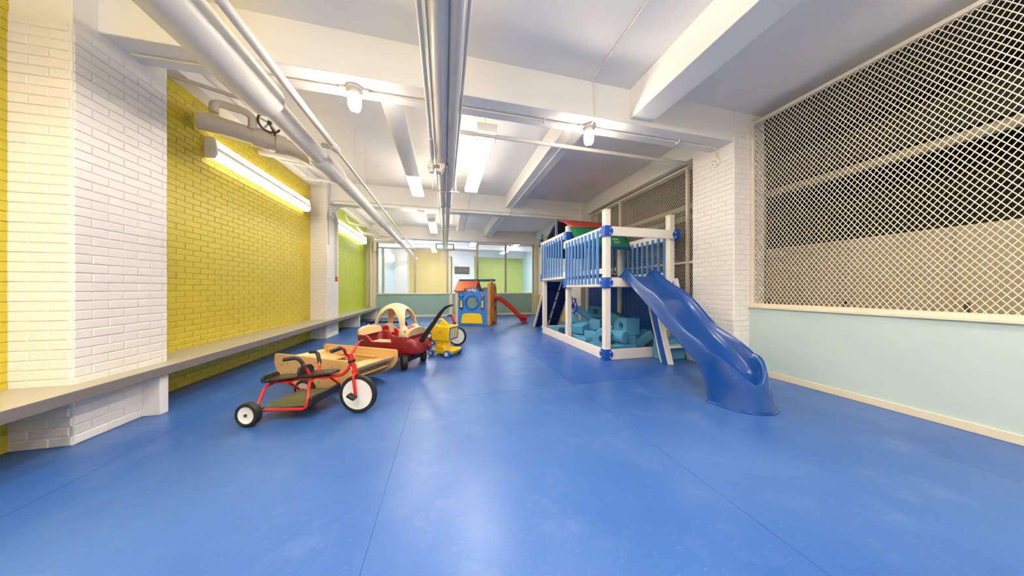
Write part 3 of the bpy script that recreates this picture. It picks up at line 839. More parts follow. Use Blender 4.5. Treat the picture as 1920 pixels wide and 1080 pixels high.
# ================================================================== BENCH
t = thing('wall_bench', 'long grey bench running along the yellow and green walls', 'bench', (0, 0, 0))
MB().box(-2.978, -2.475, -2.9, 11.54, 0.415, 0.447).build('bench_top', bench_top_m, t, bevel=0.003)
MB().box(-2.505, -2.474, -2.9, 11.54, 0.365, 0.4465).build('front_edge', bench_edge_m, t, bevel=0.004)
for y in (-0.5, 3.2, 9.12, 11.3):
    MB().box(-2.978, -2.52, y - 0.04, y + 0.04, 0.0, 0.415).build('support_panel', white_brick_paint, t, bevel=0.004)

# sign beyond the screen
t = thing('notice_sign', 'black rectangular sign reading NO BALL GAMES beyond the screen', 'sign', (1.05, 16.985, 2.31))
MB().box(-0.46, 0.46, -0.012, 0.012, -0.225, 0.225).build('board', sign_black, t, bevel=0.004)
me = text_mesh('NO BALL GAMES', 0.17, 0.003, sign_grey, 'lettering', 0.0)
for v in me.vertices:
    v.co = Vector((v.co.x * 0.62, -0.0125 - v.co.z, v.co.y * 1.5))
link_mesh('lettering', me, t)

# storage room contents
t = thing('storage_locker', 'tall beige locker standing behind the near wire fence', 'locker', (5.35, 2.35, 0.01))
MB().box(-0.15, 0.55, -1.6, 0.98, 0.0, 1.80).build('body', beige_m, t, bevel=0.008)
for k in range(3):
    y = -1.58 + k * 0.86
    d = MB().box(-0.165, -0.15, y, y + 0.84, 0.05, 1.77).build('door', beige_m, t, bevel=0.004)
    MB().box(-0.18, -0.165, y + 0.76, y + 0.79, 0.85, 1.0).build('handle', dark_metal, d, bevel=0.003)
tag(MB().box(5.18, 5.26, 3.36, 3.44, 0.01, 3.56).build('storage_post', beige_m, bevel=0.005), 'beige steel post in the storage room by the locker', 'post')
def shelf_unit(label, x, y0, y1, boxes):
    t = thing('storage_shelf', label, 'shelf', (x, (y0 + y1) / 2, 0.01))
    L = (y1 - y0) / 2
    for z in (0.35, 1.15, 1.95, 2.65):
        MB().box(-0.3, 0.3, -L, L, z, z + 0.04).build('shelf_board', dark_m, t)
    for sx_ in (-0.28, 0.28):
        for sy_ in (-L + 0.02, L - 0.02):
            MB().box(sx_ - 0.02, sx_ + 0.02, sy_ - 0.02, sy_ + 0.02, 0, 2.8).build('upright', dark_metal, t)
    for (yy, z, w, h_, m, lab) in boxes:
        tag(MB().box(x - 0.22, x + 0.22, yy, yy + w, z + 0.05, z + 0.05 + h_).build('storage_box', m, bevel=0.008), lab, 'box', 'boxes in the storage room')
shelf_unit('dark storage shelf behind the fence and the climbing frame', 5.6, 4.0, 6.6,
           [(4.1, 1.15, 0.6, 0.42, cardboard, 'brown carton on the storage shelf nearest the column'), (5.0, 1.15, 0.5, 0.35, dark_m, 'dark box in the middle of the storage shelf'),
            (5.8, 1.95, 0.6, 0.45, cardboard, 'brown carton high on the storage shelf'), (4.4, 1.95, 0.7, 0.3, dark_m, 'dark box high on the storage shelf')])
pipe('storage_pipe', 'yellowish pipe running through the storage room', [(4.8, 3.3, 2.82), (4.8, 7.2, 2.82)], 0.045, beige_m)
pipe('storage_pipe', 'beige pipe high in the storage room behind the near fence', [(5.3, -2.5, 2.75), (5.3, 7.0, 2.75)], 0.06, beige_m)
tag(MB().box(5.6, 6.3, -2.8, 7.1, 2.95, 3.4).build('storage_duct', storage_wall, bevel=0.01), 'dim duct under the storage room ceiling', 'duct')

# ================================================================== CLIMBING FRAME
def interp(tab, x):
    if x <= tab[0][0]: return tab[0][1]
    for (a, b), (c, d) in zip(tab, tab[1:]):
        if x <= c:
            t = (x - a) / (c - a)
            return b + (d - b) * t
    return tab[-1][1]
def smooth_tab(tab, x, w=0.06):
    return (interp(tab, x - w) + 2 * interp(tab, x) + interp(tab, x + w)) / 4

PS = thing('climbing_frame', 'white and blue climbing frame with red and green canopy and wavy blue slide', 'climbing frame', (2.53, 3.87, 0))
W = 1.40; P = 0.102
def part(mb, name, m, bevel=0.006, parent=PS, **k):
    return mb.build(name, m, parent, bevel=bevel, **k)
for x, y, z in ((0.0, 0.0, 2.44), (W - P, 0.035, 2.44), (0.012, 1.42, 2.49), (W - P, 1.42, 2.45), (0.012, 2.84, 2.34), (W - P, 2.84, 2.34)):
    po = part(MB().box(x, x + P, y, y + P, 0.0, z), 'post', vinyl, 0.008)
    part(MB().loft([rrect(x - 0.006, x + P + 0.006, y - 0.006, y + P + 0.006, 0.01), rrect(x - 0.006, x + P + 0.006, y - 0.006, y + P + 0.006, 0.01), rrect(x + 0.02, x + P - 0.02, y + 0.02, y + P - 0.02, 0.01)] if False else
                   [[(a, b, z) for a, b in rrect(x - 0.005, x + P + 0.005, y - 0.005, y + P + 0.005, 0.01)], [(a, b, z + 0.012) for a, b in rrect(x - 0.005, x + P + 0.005, y - 0.005, y + P + 0.005, 0.01)],
                    [(a, b, z + 0.022) for a, b in rrect(x + 0.015, x + P - 0.015, y + 0.015, y + P - 0.015, 0.01)]]), 'post_cap', vinyl, 0, po)
# base beams
part(MB().box(-0.022, 0.018, 0.0, 2.96, 0.0, 0.165), 'base_beam', vinyl)
part(MB().box(0.0, W, -0.022, 0.018, 0.0, 0.165), 'base_beam', vinyl)
part(MB().box(0.0, W, 2.93, 2.97, 0.0, 0.165), 'base_beam', vinyl)
part(MB().box(W - 0.02, W + 0.02, 0.0, 2.96, 0.0, 0.165), 'base_beam', vinyl)
# deck beams and rails, near deck
part(MB().box(-0.022, 0.018, 0.0, 1.54, 1.185, 1.335), 'deck_beam', vinyl)
part(MB().box(0.0, W, -0.022, 0.018, 1.185, 1.335), 'deck_beam', vinyl)
part(MB().box(W - 0.02, W + 0.02, 0.0, 1.54, 1.185, 1.335), 'deck_beam', vinyl)
part(MB().box(0.0, W, 1.48, 1.52, 1.185, 1.335), 'deck_beam', vinyl)
part(MB().box(-0.022, 0.018, 0.0, 1.54, 2.02, 2.17), 'top_rail', vinyl)
part(MB().box(0.0, W + 0.02, -0.022, 0.018, 2.02, 2.172), 'top_rail', vinyl)
part(MB().box(W - 0.03, W + 0.01, 0.14, 1.50, 2.02, 2.17), 'top_rail', vinyl)
part(MB().box(-0.018, 0.012, 0.06, 1.50, 1.40, 1.49), 'lower_rail', vinyl)
part(MB().box(W - 0.03, W + 0.01, 0.14, 1.50, 1.36, 1.45), 'lower_rail', vinyl)
# far deck
part(MB().box(-0.022, 0.018, 1.44, 2.96, 1.37, 1.52), 'deck_beam', vinyl)
part(MB().box(0.0, W, 2.92, 2.96, 1.37, 1.52), 'deck_beam', vinyl)
part(MB().box(W - 0.02, W + 0.02, 1.50, 2.96, 1.37, 1.52), 'deck_beam', vinyl)
part(MB().box(-0.022, 0.018, 1.46, 2.96, 2.235, 2.385), 'top_rail', vinyl)
part(MB().box(W - 0.02, W + 0.02, 1.50, 2.96, 2.235, 2.385), 'top_rail', vinyl)
part(MB().box(-0.018, 0.012, 1.54, 2.86, 1.57, 1.66), 'lower_rail', vinyl)
part(MB().box(W - 0.02, W + 0.02, 1.50, 2.96, 1.57, 1.66), 'lower_rail', vinyl)
for k in range(10):
    y = 0.02 + k * 0.146
    part(MB().box(0.02, W - 0.02, y, y + 0.138, 1.30, 1.333), 'deck_board', bench_top_m, 0.004)
for k in range(10):
    y = 1.52 + k * 0.14
    part(MB().box(0.02, W - 0.02, y, y + 0.132, 1.485, 1.518), 'deck_board', bench_top_m, 0.004)
# balusters
bal_near = MB().prism([(-0.030, -0.018), (-0.030, 0.018), (-0.023, 0.025), (0.0, 0.025), (0.0, -0.025), (-0.023, -0.025)], XY, 0.0, 0.89).mesh('baluster', baluster_blue)
for k in range(10):
    link_mesh('baluster', bal_near, PS, (-0.022, 0.175 + k * 0.133, 1.235))
for k in range(9):
    link_mesh('baluster', bal_near, PS, (-0.022, 1.60 + k * 0.150, 1.425))
for k in range(9):
    link_mesh('baluster', bal_near, PS, (W - 0.03, 0.22 + k * 0.142, 1.20))
for k in range(9):
    link_mesh('baluster', bal_near, PS, (W - 0.02, 1.62 + k * 0.15, 1.44))
# navy boards on the right side, with a ledger
for k in range(19):
    y = 0.12 + k * 0.146
    part(MB().box(W - 0.05, W - 0.022, y, y + 0.142, 0.165, 1.185), 'side_board', navy_board, 0.006)
part(MB().box(W - 0.075, W - 0.05, 0.12, 1.42, 0.55, 0.60), 'ledger', navy_board, 0.004)
part(MB().box(W - 0.075, W - 0.05, 1.53, 2.84, 0.55, 0.60), 'ledger', navy_board, 0.004)

# blue corner brackets with bolts
wing = [(0.0, 0.0), (0.105, 0.0), (0.118, 0.03), (0.142, 0.055), (0.152, 0.0875), (0.142, 0.12), (0.118, 0.145), (0.105, 0.175), (0.0, 0.175)]
bolt_me = MB().lathe([(0.011, 0.0), (0.011, 0.003), (0.006, 0.008)], n=8).mesh('bolt', white_disc)
def bracket(x, y, z, sx_, sy_, h=0.175):
    """corner at (x, y); wings run along +-x and +-y"""
    mb = MB()
    t = 0.008
    mb.prism(wing, lambda a, b, q: (x + sx_ * a, y - sy_ * q, z + b), 0.0, t)
    mb.prism(wing, lambda a, b, q: (x - sx_ * q, y + sy_ * a, z + b), 0.0, t)
    o = mb.build('corner_bracket', playset_blue, PS, bevel=0.003)
    for a in (0.085, 0.085):
        pass
    for b in (0.045, 0.13):
        q = link_mesh('bolt', bolt_me, o, (x + sx_ * 0.095, y - sy_ * t, z + b)); q.rotation_euler = (radians(90) * sy_, 0, 0)
        q = link_mesh('bolt', bolt_me, o, (x - sx_ * t, y + sy_ * 0.095, z + b)); q.rotation_euler = (0, -radians(90) * sx_, 0)
    return o
for z in (0.0, 1.165, 2.005):
    bracket(-0.024, -0.024, z, 1, 1)
for z in (1.165, 2.005):
    bracket(W + 0.045, -0.024, z, -1, 1)
    part(MB().box(W + 0.02, W + 0.045, -0.02, 0.10, z, z + 0.175), 'corner_bracket', playset_blue, 0.004)
bracket(-0.024, 2.975, 0.0, 1, -1)
bracket(-0.024, 2.975, 1.36, 1, -1)
part(MB().box(-0.03, 0.12, 1.40, 1.53, 2.20, 2.37), 'corner_bracket', playset_blue, 0.006)
part(MB().box(-0.03, 0.0, 1.42, 1.56, 1.17, 1.38), 'corner_bracket', playset_blue, 0.006)

# climbing ramp on the far side
rp = MB().prism([(2.97, 1.36), (3.00, 1.36), (4.03, 0.0), (3.99, 0.0)], lambda a, b, q: (q, a, b), 0.16, 0.90).build('climbing_ramp', dark_navy, PS)
for x in (0.14, 0.58, 0.92):
    MB().bar((x, 2.96, 1.40), (x, 3.99, 0.01), 0.05, 0.07, (0, 1, 0.6)).build('ramp_rail', vinyl, rp, bevel=0.005)
for k in range(4):
    z = 0.25 + 0.28 * k
    y = 3.985 - z * 0.742
    MB().bar((0.19, y - 0.03, z), (0.88, y - 0.03, z), 0.04, 0.03).build('toe_cleat', dark_navy, rp, bevel=0.004)

# ship wheel on the inside of the middle post
wh = MB().tube([(0.17, 1.47 + 0.16 * cos(2 * pi * k / 28), 0.79 + 0.16 * sin(2 * pi * k / 28)) for k in range(28)], 0.017, 8, closed=True).build('ship_wheel', wheel_purple, PS)
for k in range(6):
    a = 2 * pi * k / 6 + 0.2
    MB().tube([(0.17, 1.47, 0.79), (0.17, 1.47 + 0.21 * cos(a), 0.79 + 0.21 * sin(a))], [0.012, 0.014], 8).build('spoke', wheel_purple, wh)
MB().lathe([(0.03, 0.10), (0.045, 0.15), (0.045, 0.19), (0.02, 0.20)], (0, 1.47, 0.79), 'x', 16).build('hub', wheel_purple, wh)

# canopy
prof = [(1.08, 1.98), (1.10, 2.045), (1.22, 2.25), (1.38, 2.47), (1.70, 2.64), (2.06, 2.78)]
prof_far = [(2.06, 2.78), (2.40, 2.64), (2.72, 2.46), (2.86, 2.30), (2.97, 2.12), (3.0, 2.0)]
def tarp(pf, x0, x1, name, m, sag=0.0):
    rows = []
    for y, z in pf:
        rows.append([(x0 + (x1 - x0) * i / 8.0, y, z - sag * sin(pi * i / 8.0)) for i in range(9)])
    return MB().grid(rows).build(name, m, PS, solid=0.004)
def dense(pf, n=4):
    out = []
    for (a, b), (c, d) in zip(pf, pf[1:]):
        for k in range(n):
            out.append((a + (c - a) * k / n, b + (d - b) * k / n))
    return out + [pf[-1]]
tarp(dense(prof[:2]), 0.06, 1.33, 'canopy_hem', canopy_navy)
gp = tarp(dense(prof[1:4]), 0.06, 1.33, 'canopy_slope', canopy_green)
tarp(dense(prof[3:]), 0.06, 1.33, 'canopy_top', canopy_red, -0.015)
tarp(dense(prof_far[:3]), 0.06, 1.33, 'canopy_top', canopy_dark, 0.02)
tarp(dense(prof_far[2:]), 0.06, 1.33, 'canopy_slope', canopy_dark, 0.01)
MB().tube([(0.06, y, z + 0.0) for y, z in dense(prof[1:4])], 0.008, 6).build('canopy_piping', canopy_green, gp)
# small white print on the green slope (illegible lines of a maker's label)
lab = MB()
def on_green(x, z, off=0.006):
    y = interp([(2.045, 1.10), (2.25, 1.22), (2.47, 1.38)], z)
    return (x, y - off, z + off * 0.4)
def printed(x0, x1, z0, z1):
    lab.add([on_green(x0, z0), on_green(x1, z0), on_green(x1, z1), on_green(x0, z1)], [(0, 1, 2, 3)])
for k in range(6):
    printed(0.95 + k * 0.026, 0.95 + k * 0.026 + 0.016, 2.205, 2.235)
for r in range(3):
    for k in range(7):
        printed(0.96 + k * 0.022, 0.96 + k * 0.022 + 0.012, 2.165 - r * 0.022, 2.175 - r * 0.022)
lab.build('maker_print', print_white, gp, smooth=False)
# ridge pole, struts and viewer
part(MB().cyl((0.03, 2.06, 2.75), (1.35, 2.06, 2.75), 0.02, 12), 'ridge_pole', slate_plastic, 0)
part(MB().lathe([(0.032, 2.36), (0.036, 2.38), (0.036, 2.74), (0.042, 2.75), (0.042, 2.77), (0.03, 2.775)], (0.015, 2.0, 0), 'z', 18), 'canopy_strut', slate_plastic, 0)
part(MB().lathe([(0.02, 2.26), (0.04, 2.28), (0.048, 2.31), (0.04, 2.35), (0.03, 2.37)], (-0.03, 1.98, 0), 'z', 16), 'strut_socket', vinyl, 0)
part(MB().lathe([(0.03, 2.36), (0.034, 2.74), (0.03, 2.75)], (W - 0.03, 2.06, 0), 'z', 14), 'canopy_strut', slate_plastic, 0)
vw = part(MB().lathe([(0.042, 0.0), (0.045, 0.16), (0.052, 0.165), (0.05, 0.30), (0.044, 0.305)], (0.0, 2.99, 2.32), 'z', 16), 'toy_binoculars', slate_plastic, 0)
MB().lathe([(0.042, 0.0), (0.045, 0.16), (0.052, 0.165), (0.05, 0.28), (0.044, 0.285)], (-0.02, 3.08, 2.30), 'z', 16).build('barrel', slate_plastic, vw)
MB().lathe([(0.055, 0.12), (0.058, 0.14), (0.055, 0.16)], (0.0, 2.99, 2.32), 'z', 16).build('band', black_plastic, vw)

# ladder beside the slide
ld = MB().bar((0.80, -0.49, 0.0), (0.80, -0.12, 1.17), 0.07, 0.05, (0, 1, 0)).build('ladder', vinyl, PS, bevel=0.005)
MB().bar((0.785, -0.41, 0.0), (0.785, -0.04 - 0.05, 1.10), 0.045, 0.10, (0, 1, 0)).build('ladder_side_panel', playset_blue, ld, bevel=0.004)
MB().bar((0.782, -0.342, 0.0), (0.782, -0.035, 1.0), 0.05, 0.02, (0, 1, 0)).build('ladder_trim', vinyl, ld, bevel=0.003)
MB().bar((1.33, -0.36, 0.0), (1.33, -0.02, 1.32), 0.036, 0.14, (0, 1, 0)).build('ladder_rail', vinyl, ld, bevel=0.005)
for k in range(4):
    z = 0.22 + 0.28 * k
    MB().box(0.815, 1.315, -0.44 + z * 0.32 - 0.02, -0.44 + z * 0.32 + 0.12, z, z + 0.035).build('rung', vinyl, ld, bevel=0.005)

# wavy slide
R_tab = [(-0.06, 1.37), (0.0, 1.42), (0.12, 1.485), (0.2, 1.45), (0.35, 1.325), (0.6, 1.195), (0.72, 1.15), (0.84, 1.085), (1.0, 0.955), (1.15, 0.815), (1.25, 0.735), (1.34, 0.68), (1.5, 0.61), (1.62, 0.55), (1.72, 0.475)]
B_tab = [(-0.06, 1.345), (0.12, 1.32), (0.36, 1.158), (0.81, 0.864), (1.14, 0.641), (1.4, 0.466), (1.56, 0.36), (1.64, 0.27), (1.69, 0.15), (1.72, 0.0)]
D_tab = [(-0.06, 0.03), (0.1, 0.12), (0.4, 0.115), (1.0, 0.125), (1.4, 0.15), (1.72, 0.235)]
def sl(s, w, z):
    return (0.585 - 0.117 * s + 0.993 * w, -0.993 * s - 0.117 * w, z)
HW = [0.288, 0.283, 0.268, 0.253, 0.245, 0.234, 0.222, 0.205, 0.175, 0.13, 0.07, 0.0]
def section(R, B, bed):
    d = R - bed
    zs = [B, B + 0.012, B + 0.55 * (R - B), R - 0.10 * (R - B) - 0.004, R - 0.003, R, R - 0.016, R - 0.35 * d, R - 0.82 * d, bed, bed - 0.004, bed - 0.005]
    return zs
rows = []
N = 64
for i in range(N + 1):
    s = -0.06 + (1.72 + 0.06) * i / N
    R = smooth_tab(R_tab, s, 0.05); B = interp(B_tab, s); bed = R - smooth_tab(D_tab, s)
    if s > 1.66: R = interp(R_tab, s)
    zs = section(R, B, bed)
    if i == N: zend = zs; Rend = R; bend = bed
    row = [sl(s, -w, z) for w, z in zip(HW, zs)] + [sl(s, w, z) for w, z in list(zip(HW, zs))[-2::-1]]
    rows.append(row)
smb = MB().grid(rows)
def foot_pt(phi, i, off=0.0):
    w = HW[i]
    fwd = [0.325, 0.318, 0.290, 0.262, 0.25, 0.238, 0.225, 0.205, 0.17, 0.125, 0.065, 0.0][i]
    zr = 0.225 + (Rend - 0.225) * abs(cos(phi)) ** 1.6
    if i <= 5:
        z = zr * (zend[i] / Rend)
    else:
        h = (zend[i] - bend) / (Rend - bend)
        bedphi = bend - 0.085 * sin(phi) * (w / 0.24)
        z = bedphi + h * (zr - bedphi)
    return sl(1.72 + (fwd + off) * sin(phi), -(w + off) * cos(phi), z)
frows = []
for k in range(37):
    phi = pi * k / 36
    frows.append([foot_pt(phi, i) for i in range(12)])
smb.grid(frows)
sd = smb.build('slide', slide_blue, PS, solid=0.012, angle=60)
sd['label'] = 'wavy blue plastic slide with a rounded foot'
w_ = sd.modifiers.new('weld', 'WELD'); w_.merge_threshold = 0.002
sd.modifiers.move(1, 0)
# rim flange on the floor and raised ridge bead
fr = []
for k in range(37):
    phi = pi * k / 36
    a = foot_pt(phi, 0); b = foot_pt(phi, 0, 0.035)
    fr.append([(a[0], a[1], 0.012), (b[0], b[1], 0.012), (b[0], b[1], 0.0), (a[0], a[1], 0.0)])
MB().loft(fr).build('foot_flange', slide_blue, sd, bevel=0.003)
MB().tube([foot_pt(pi * k / 36, 1, 0.004) for k in range(37)], 0.006, 8).build('foot_bead', slide_blue, sd)
# lettering raised on the slide's foot
me = text_mesh('Swing-n-Slide', 0.066, 0.010, slide_blue, 'lettering', 0.0012)
for v in me.vertices:
    phi = radians(92) + v.co.x / 0.30
    z = 0.135 + v.co.y
    f = max(0.0, min(1.0, z / 0.225))
    rad_w = 0.288 + (0.245 - 0.288) * f; rad_f = 0.325 + (0.245 - 0.325) * f
    off = 0.004 + v.co.z
    v.co = Vector(sl(1.72 + (rad_f + off) * sin(phi), -(rad_w + off) * cos(phi), z))
link_mesh('lettering', me, sd)

# ================================================================== FOAM BLOCKS
def fblock(label, mb, loc, rot=(0, 0, 0), bevel=0.014):
    o = mb.build('foam_block', foam_blue, None, bevel=bevel, seg=3)
    o.location = loc; o.rotation_euler = tuple(radians(a) for a in rot)
    return tag(o, label, 'foam block', 'blue foam blocks under the climbing frame')
def fb_box(a, b, c):
    return MB().box(-a / 2, a / 2, -b / 2, b / 2, 0, c)
def fb_hole(a, b, c, r, hx=0.0, hz=None, n=40):
    """hole through along local x; a = length in x, b in y, c in z"""
    hz = c / 2 if hz is None else hz
    return MB().ring(rect_around(hx, hz, -b / 2, b / 2, 0, c, n), circ(hx, hz, r, None, n), lambda p, q, t: (t, p, q), -a / 2, a / 2)
def fb_arch(a, b, c, r):
    pts = [(-b / 2, 0), (-r, 0)] + [(-r * cos(pi * k / 12), r * sin(pi * k / 12)) for k in range(1, 12)] + [(r, 0), (b / 2, 0), (b / 2, c), (-b / 2, c)]
    return MB().prism(pts, lambda p, q, t: (t, p, q), -a / 2, a / 2)
def fb_notch(a, b, c, r):
    """block with a concave quarter scoop on the far end plus hole"""
    n = 40
    out = rect_around(-0.03, c * 0.48, -b / 2, b / 2, 0, c, n)
    res = []
    for y, z in out:
        if y > 0.0:      # scoop pulls the upper far corner down
            t = y / (b / 2)
            zmax = c - 0.62 * c * (1 - sqrt(max(0.0, 1 - t * t)))
            z = min(z, zmax)
        res.append((y, z))
    return MB().ring(res, circ(-0.03, c * 0.48, r, None, n), lambda p, q, t: (t, p, q), -a / 2, a / 2)
def fb_half(rad_, L, holes=True):
    P_ = [(rad_ * cos(pi * k / 20), rad_ * sin(pi * k / 20)) for k in range(21)]
    return MB().prism(P_, lambda p, q, t: (p, t, q), -L / 2, L / 2)
def fb_curve(ri, ro, a0, a1, th, n=18):
    A = [radians(a0 + (a1 - a0) * k / n) for k in range(n + 1)]
    P_ = [(ro * cos(a), ro * sin(a)) for a in A] + [(ri * cos(a), ri * sin(a)) for a in reversed(A)]
    return MB().prism(P_, XY, 0.0, th)
fblock('blue foam block with round hole and handle slot on top of another block', fb_notch(0.27, 0.36, 0.29, 0.062), (3.245, 4.30, 0.335))
fblock('blue foam block with an arched opening below the holed block', fb_arch(0.20, 0.36, 0.33, 0.085), (3.22, 4.30, 0.0))
fblock('plain blue foam brick tilted against the right boards', fb_box(0.36, 0.26, 0.17), (3.60, 4.28, 0.16), (0, -33, -8))
fblock('blue foam block on the floor outside, behind the ladder', fb_box(0.46, 0.20, 0.335), (3.62, 3.71, 0.0))
fblock('long tilted blue foam block with two holes behind the middle post', fb_hole(0.28, 0.36, 0.30, 0.075), (2.86, 5.72, 0.24), (24, 0, -28))
fblock('blue foam brick leaning beside the middle post', fb_box(0.30, 0.34, 0.18), (2.84, 5.22, 0.25), (0, -16, 20))
fblock('long blue foam plank slanting over the back of the pile', fb_box(0.66, 0.22, 0.13), (3.06, 5.42, 0.50), (0, 34, -14))
h = fblock('half-round blue foam block with small holes, standing on end', fb_half(0.13, 0.20), (2.80, 4.82, 0.20), (0, 0, 62))
hb = fblock('blue foam base slab under the half-round block', fb_box(0.34, 0.40, 0.20), (2.76, 4.84, 0.0), (0, 0, 0))
for q, dz in ((-0.055, 0.045), (0.02, 0.035), (0.05, 0.085)):
    MB().cyl((q, -0.1012, dz), (q, -0.097, dz), 0.019, 14).build('finger_hole', navy_board, h)
fblock('curved crescent blue foam block leaning behind the front post', fb_curve(0.07, 0.18, 30, 300, 0.22), (2.84, 4.36, 0.27), (90, 0, -40))
fblock('low curved blue foam strip lying near the left base beam', fb_curve(0.26, 0.42, 100, 200, 0.15), (2.99, 4.34, 0.0), (0, 0, 20))
fblock('flat blue foam strip along the front base beam', fb_box(0.55, 0.11, 0.20), (2.95, 4.02, 0.0), (0, 0, 3))
fblock('blue foam block with a hole at the back of the pile', fb_hole(0.18, 0.30, 0.26, 0.06), (3.60, 5.95, 0.46), (10, 8, 58))
fblock('blue foam block at the back carrying the holed block', fb_box(0.40, 0.36, 0.42), (3.58, 6.00, 0.0), (0, 0, 10))
fblock('blue foam block by the white back post', fb_box(0.28, 0.40, 0.24), (3.62, 5.15, 0.37), (18, 6, 12))
fblock('blue foam slab on the floor by the white back post', fb_box(0.40, 0.42, 0.30), (3.58, 5.12, 0.0), (0, 0, 4))
fblock('blue foam cube in the middle of the pile', fb_box(0.22, 0.24, 0.22), (3.10, 5.05, 0.30), (0, 0, 34))
fblock('blue foam slab under the middle of the pile', fb_box(0.40, 0.44, 0.29), (3.15, 5.00, 0.0), (0, 0, 0))
fblock('low blue foam brick beside the middle post base', fb_box(0.36, 0.26, 0.19), (2.86, 5.20, 0.0), (0, 0, 12))
fblock('small blue foam block between the crescent and the holed block', fb_box(0.14, 0.22, 0.15), (3.09, 4.62, 0.30), (0, 24, 10))
fblock('blue foam cylinder lying between crescent and arched block', MB().lathe([(0.11, -0.13), (0.11, 0.13)], axis='y', n=28), (2.97, 4.13, 0.315), (0, 0, 20))
fblock('small blue foam block in the far left corner of the frame', fb_box(0.22, 0.30, 0.20), (2.76, 6.30, 0.0), (0, 0, 20))
fblock('blue foam slab behind the tilted brick', fb_box(0.24, 0.34, 0.30), (3.68, 4.66, 0.0), (0, 0, -8))

# ================================================================== TOYS
def wheel(parent, c, r, w, disc_m, name='wheel', rim=0.72, tread=False, hub=0.0, hub_m=None, n=36):
    """wheel turning about local y"""
    g = rim * r
    wv = MB().lathe([(0.012, -w * 0.36), (g * 0.9, -w * 0.34), (g * 1.02, -w * 0.42), (g * 1.02, w * 0.42), (g * 0.9, w * 0.34), (0.012, w * 0.36)], c, 'y', n).build(name, disc_m, parent)
    prof = [(g, -w * 0.42), (g + (r - g) * 0.35, -w * 0.5), (r * 0.965, -w * 0.42), (r, -w * 0.22), (r, w * 0.22), (r * 0.965, w * 0.42), (g + (r - g) * 0.35, w * 0.5), (g, w * 0.42)]
    MB().lathe(prof, c, 'y', n, closed=True).build('tyre', black_rubber, wv)
    if tread:
        tr = MB()
        for k in range(22):
            a = 2 * pi * k / 22
            for s in (-1, 1):
                aa = a + (0.14 if s > 0 else 0)
                R_ = Matrix.Rotation(-aa, 3, 'Y')
                ctr = Vector(c) + R_ @ Vector((r * 1.0, 0, 0)) + Vector((0, s * w * 0.22, 0))
                tr.obox(ctr, (0.012, w * 0.36, 0.016), R_)
        tr.build('tread_lugs', black_rubber, wv, smooth=False)
    if hub:
        MB().lathe([(hub, -w * 0.5), (hub, w * 0.5)], c, 'y', 14).build('hub_cap', hub_m or dark_metal, wv)
    return wv

# ---- two-seat red tricycle, nearest
T = thing('tandem_tricycle', 'red two-seat tricycle with black seats, nearest the viewer', 'tricycle', (-1.5, 3.0, 0), atan2(-0.287, 0.958))
for s in (-1, 1):
    wheel(T, (-0.012, s * 0.29, 0.1), 0.1, 0.062, white_disc, 'rear_wheel', 0.70, hub=0.012)
wheel(T, (0.752, 0, 0.175), 0.175, 0.046, white_disc, 'front_wheel', 0.80, n=48)
MB().cyl((-0.012, -0.27, 0.1), (-0.012, 0.27, 0.1), 0.011, 10).build('axle', dark_metal, T)
fr = MB().tube(fillet([(0.69, 0, 0.47), (0.655, 0, 0.40), (0.60, 0, 0.345), (0.25, 0, 0.315), (-0.05, 0, 0.268)], 0.06), 0.0145, 12).build('frame', red_steel, T)
for s in (-1, 1):
    MB().tube(fillet([(-0.045, s * 0.02, 0.272), (-0.06, s * 0.10, 0.26), (-0.02, s * 0.20, 0.15), (-0.012, s * 0.235, 0.10)], 0.05), 0.0125, 10).build('rear_stay', red_steel, fr)
    MB().tube(fillet([(0.35, s * 0.03, 0.325), (0.36, s * 0.10, 0.32), (0.43, s * 0.20, 0.19), (0.41, s * 0.205, 0.115), (0.30, s * 0.205, 0.112), (-0.0, s * 0.225, 0.10)], 0.055), 0.0125, 10).build('side_hoop', red_steel, fr)
    hd = MB().tube(fillet([(0.33, s * 0.045, 0.335), (0.315, s * 0.075, 0.42), (0.30, s * 0.10, 0.47)], 0.04), 0.012, 10).build('passenger_handle', red_steel, T)
    MB().tube(fillet([(0.312, s * 0.085, 0.425), (0.27, s * 0.11, 0.535), (0.16, s * 0.15, 0.522)], 0.05), 0.0165, 12).build('grip', black_rubber, hd)
MB().tube(fillet([(0.43, -0.20, 0.165), (0.415, 0.20, 0.155)], 0.01) if False else [(0.43, -0.20, 0.165), (0.415, 0.20, 0.155)], 0.012, 10).build('cross_tube', red_steel, fr)
fp = MB().prism([(0.02, -0.215), (0.40, -0.205), (0.41, -0.15), (0.41, 0.15), (0.40, 0.205), (0.02, 0.215)], lambda a, b, q: (a, b, q + 0.118 + a * 0.06), 0.0, 0.008).build('footplate', olive_plate, T, bevel=0.003)
for x, y in ((0.36, -0.185), (0.30, -0.195), (0.08, -0.195), (0.36, 0.185)):
    MB().cyl((x, y, 0.126 + x * 0.06), (x, y, 0.130 + x * 0.06), 0.007, 8).build('rivet', chrome, fp)
MB().bar((0.445, -0.205, 0.175), (0.425, 0.205, 0.165), 0.03, 0.07).build('foam_guard', black_rubber, T, bevel=0.008)
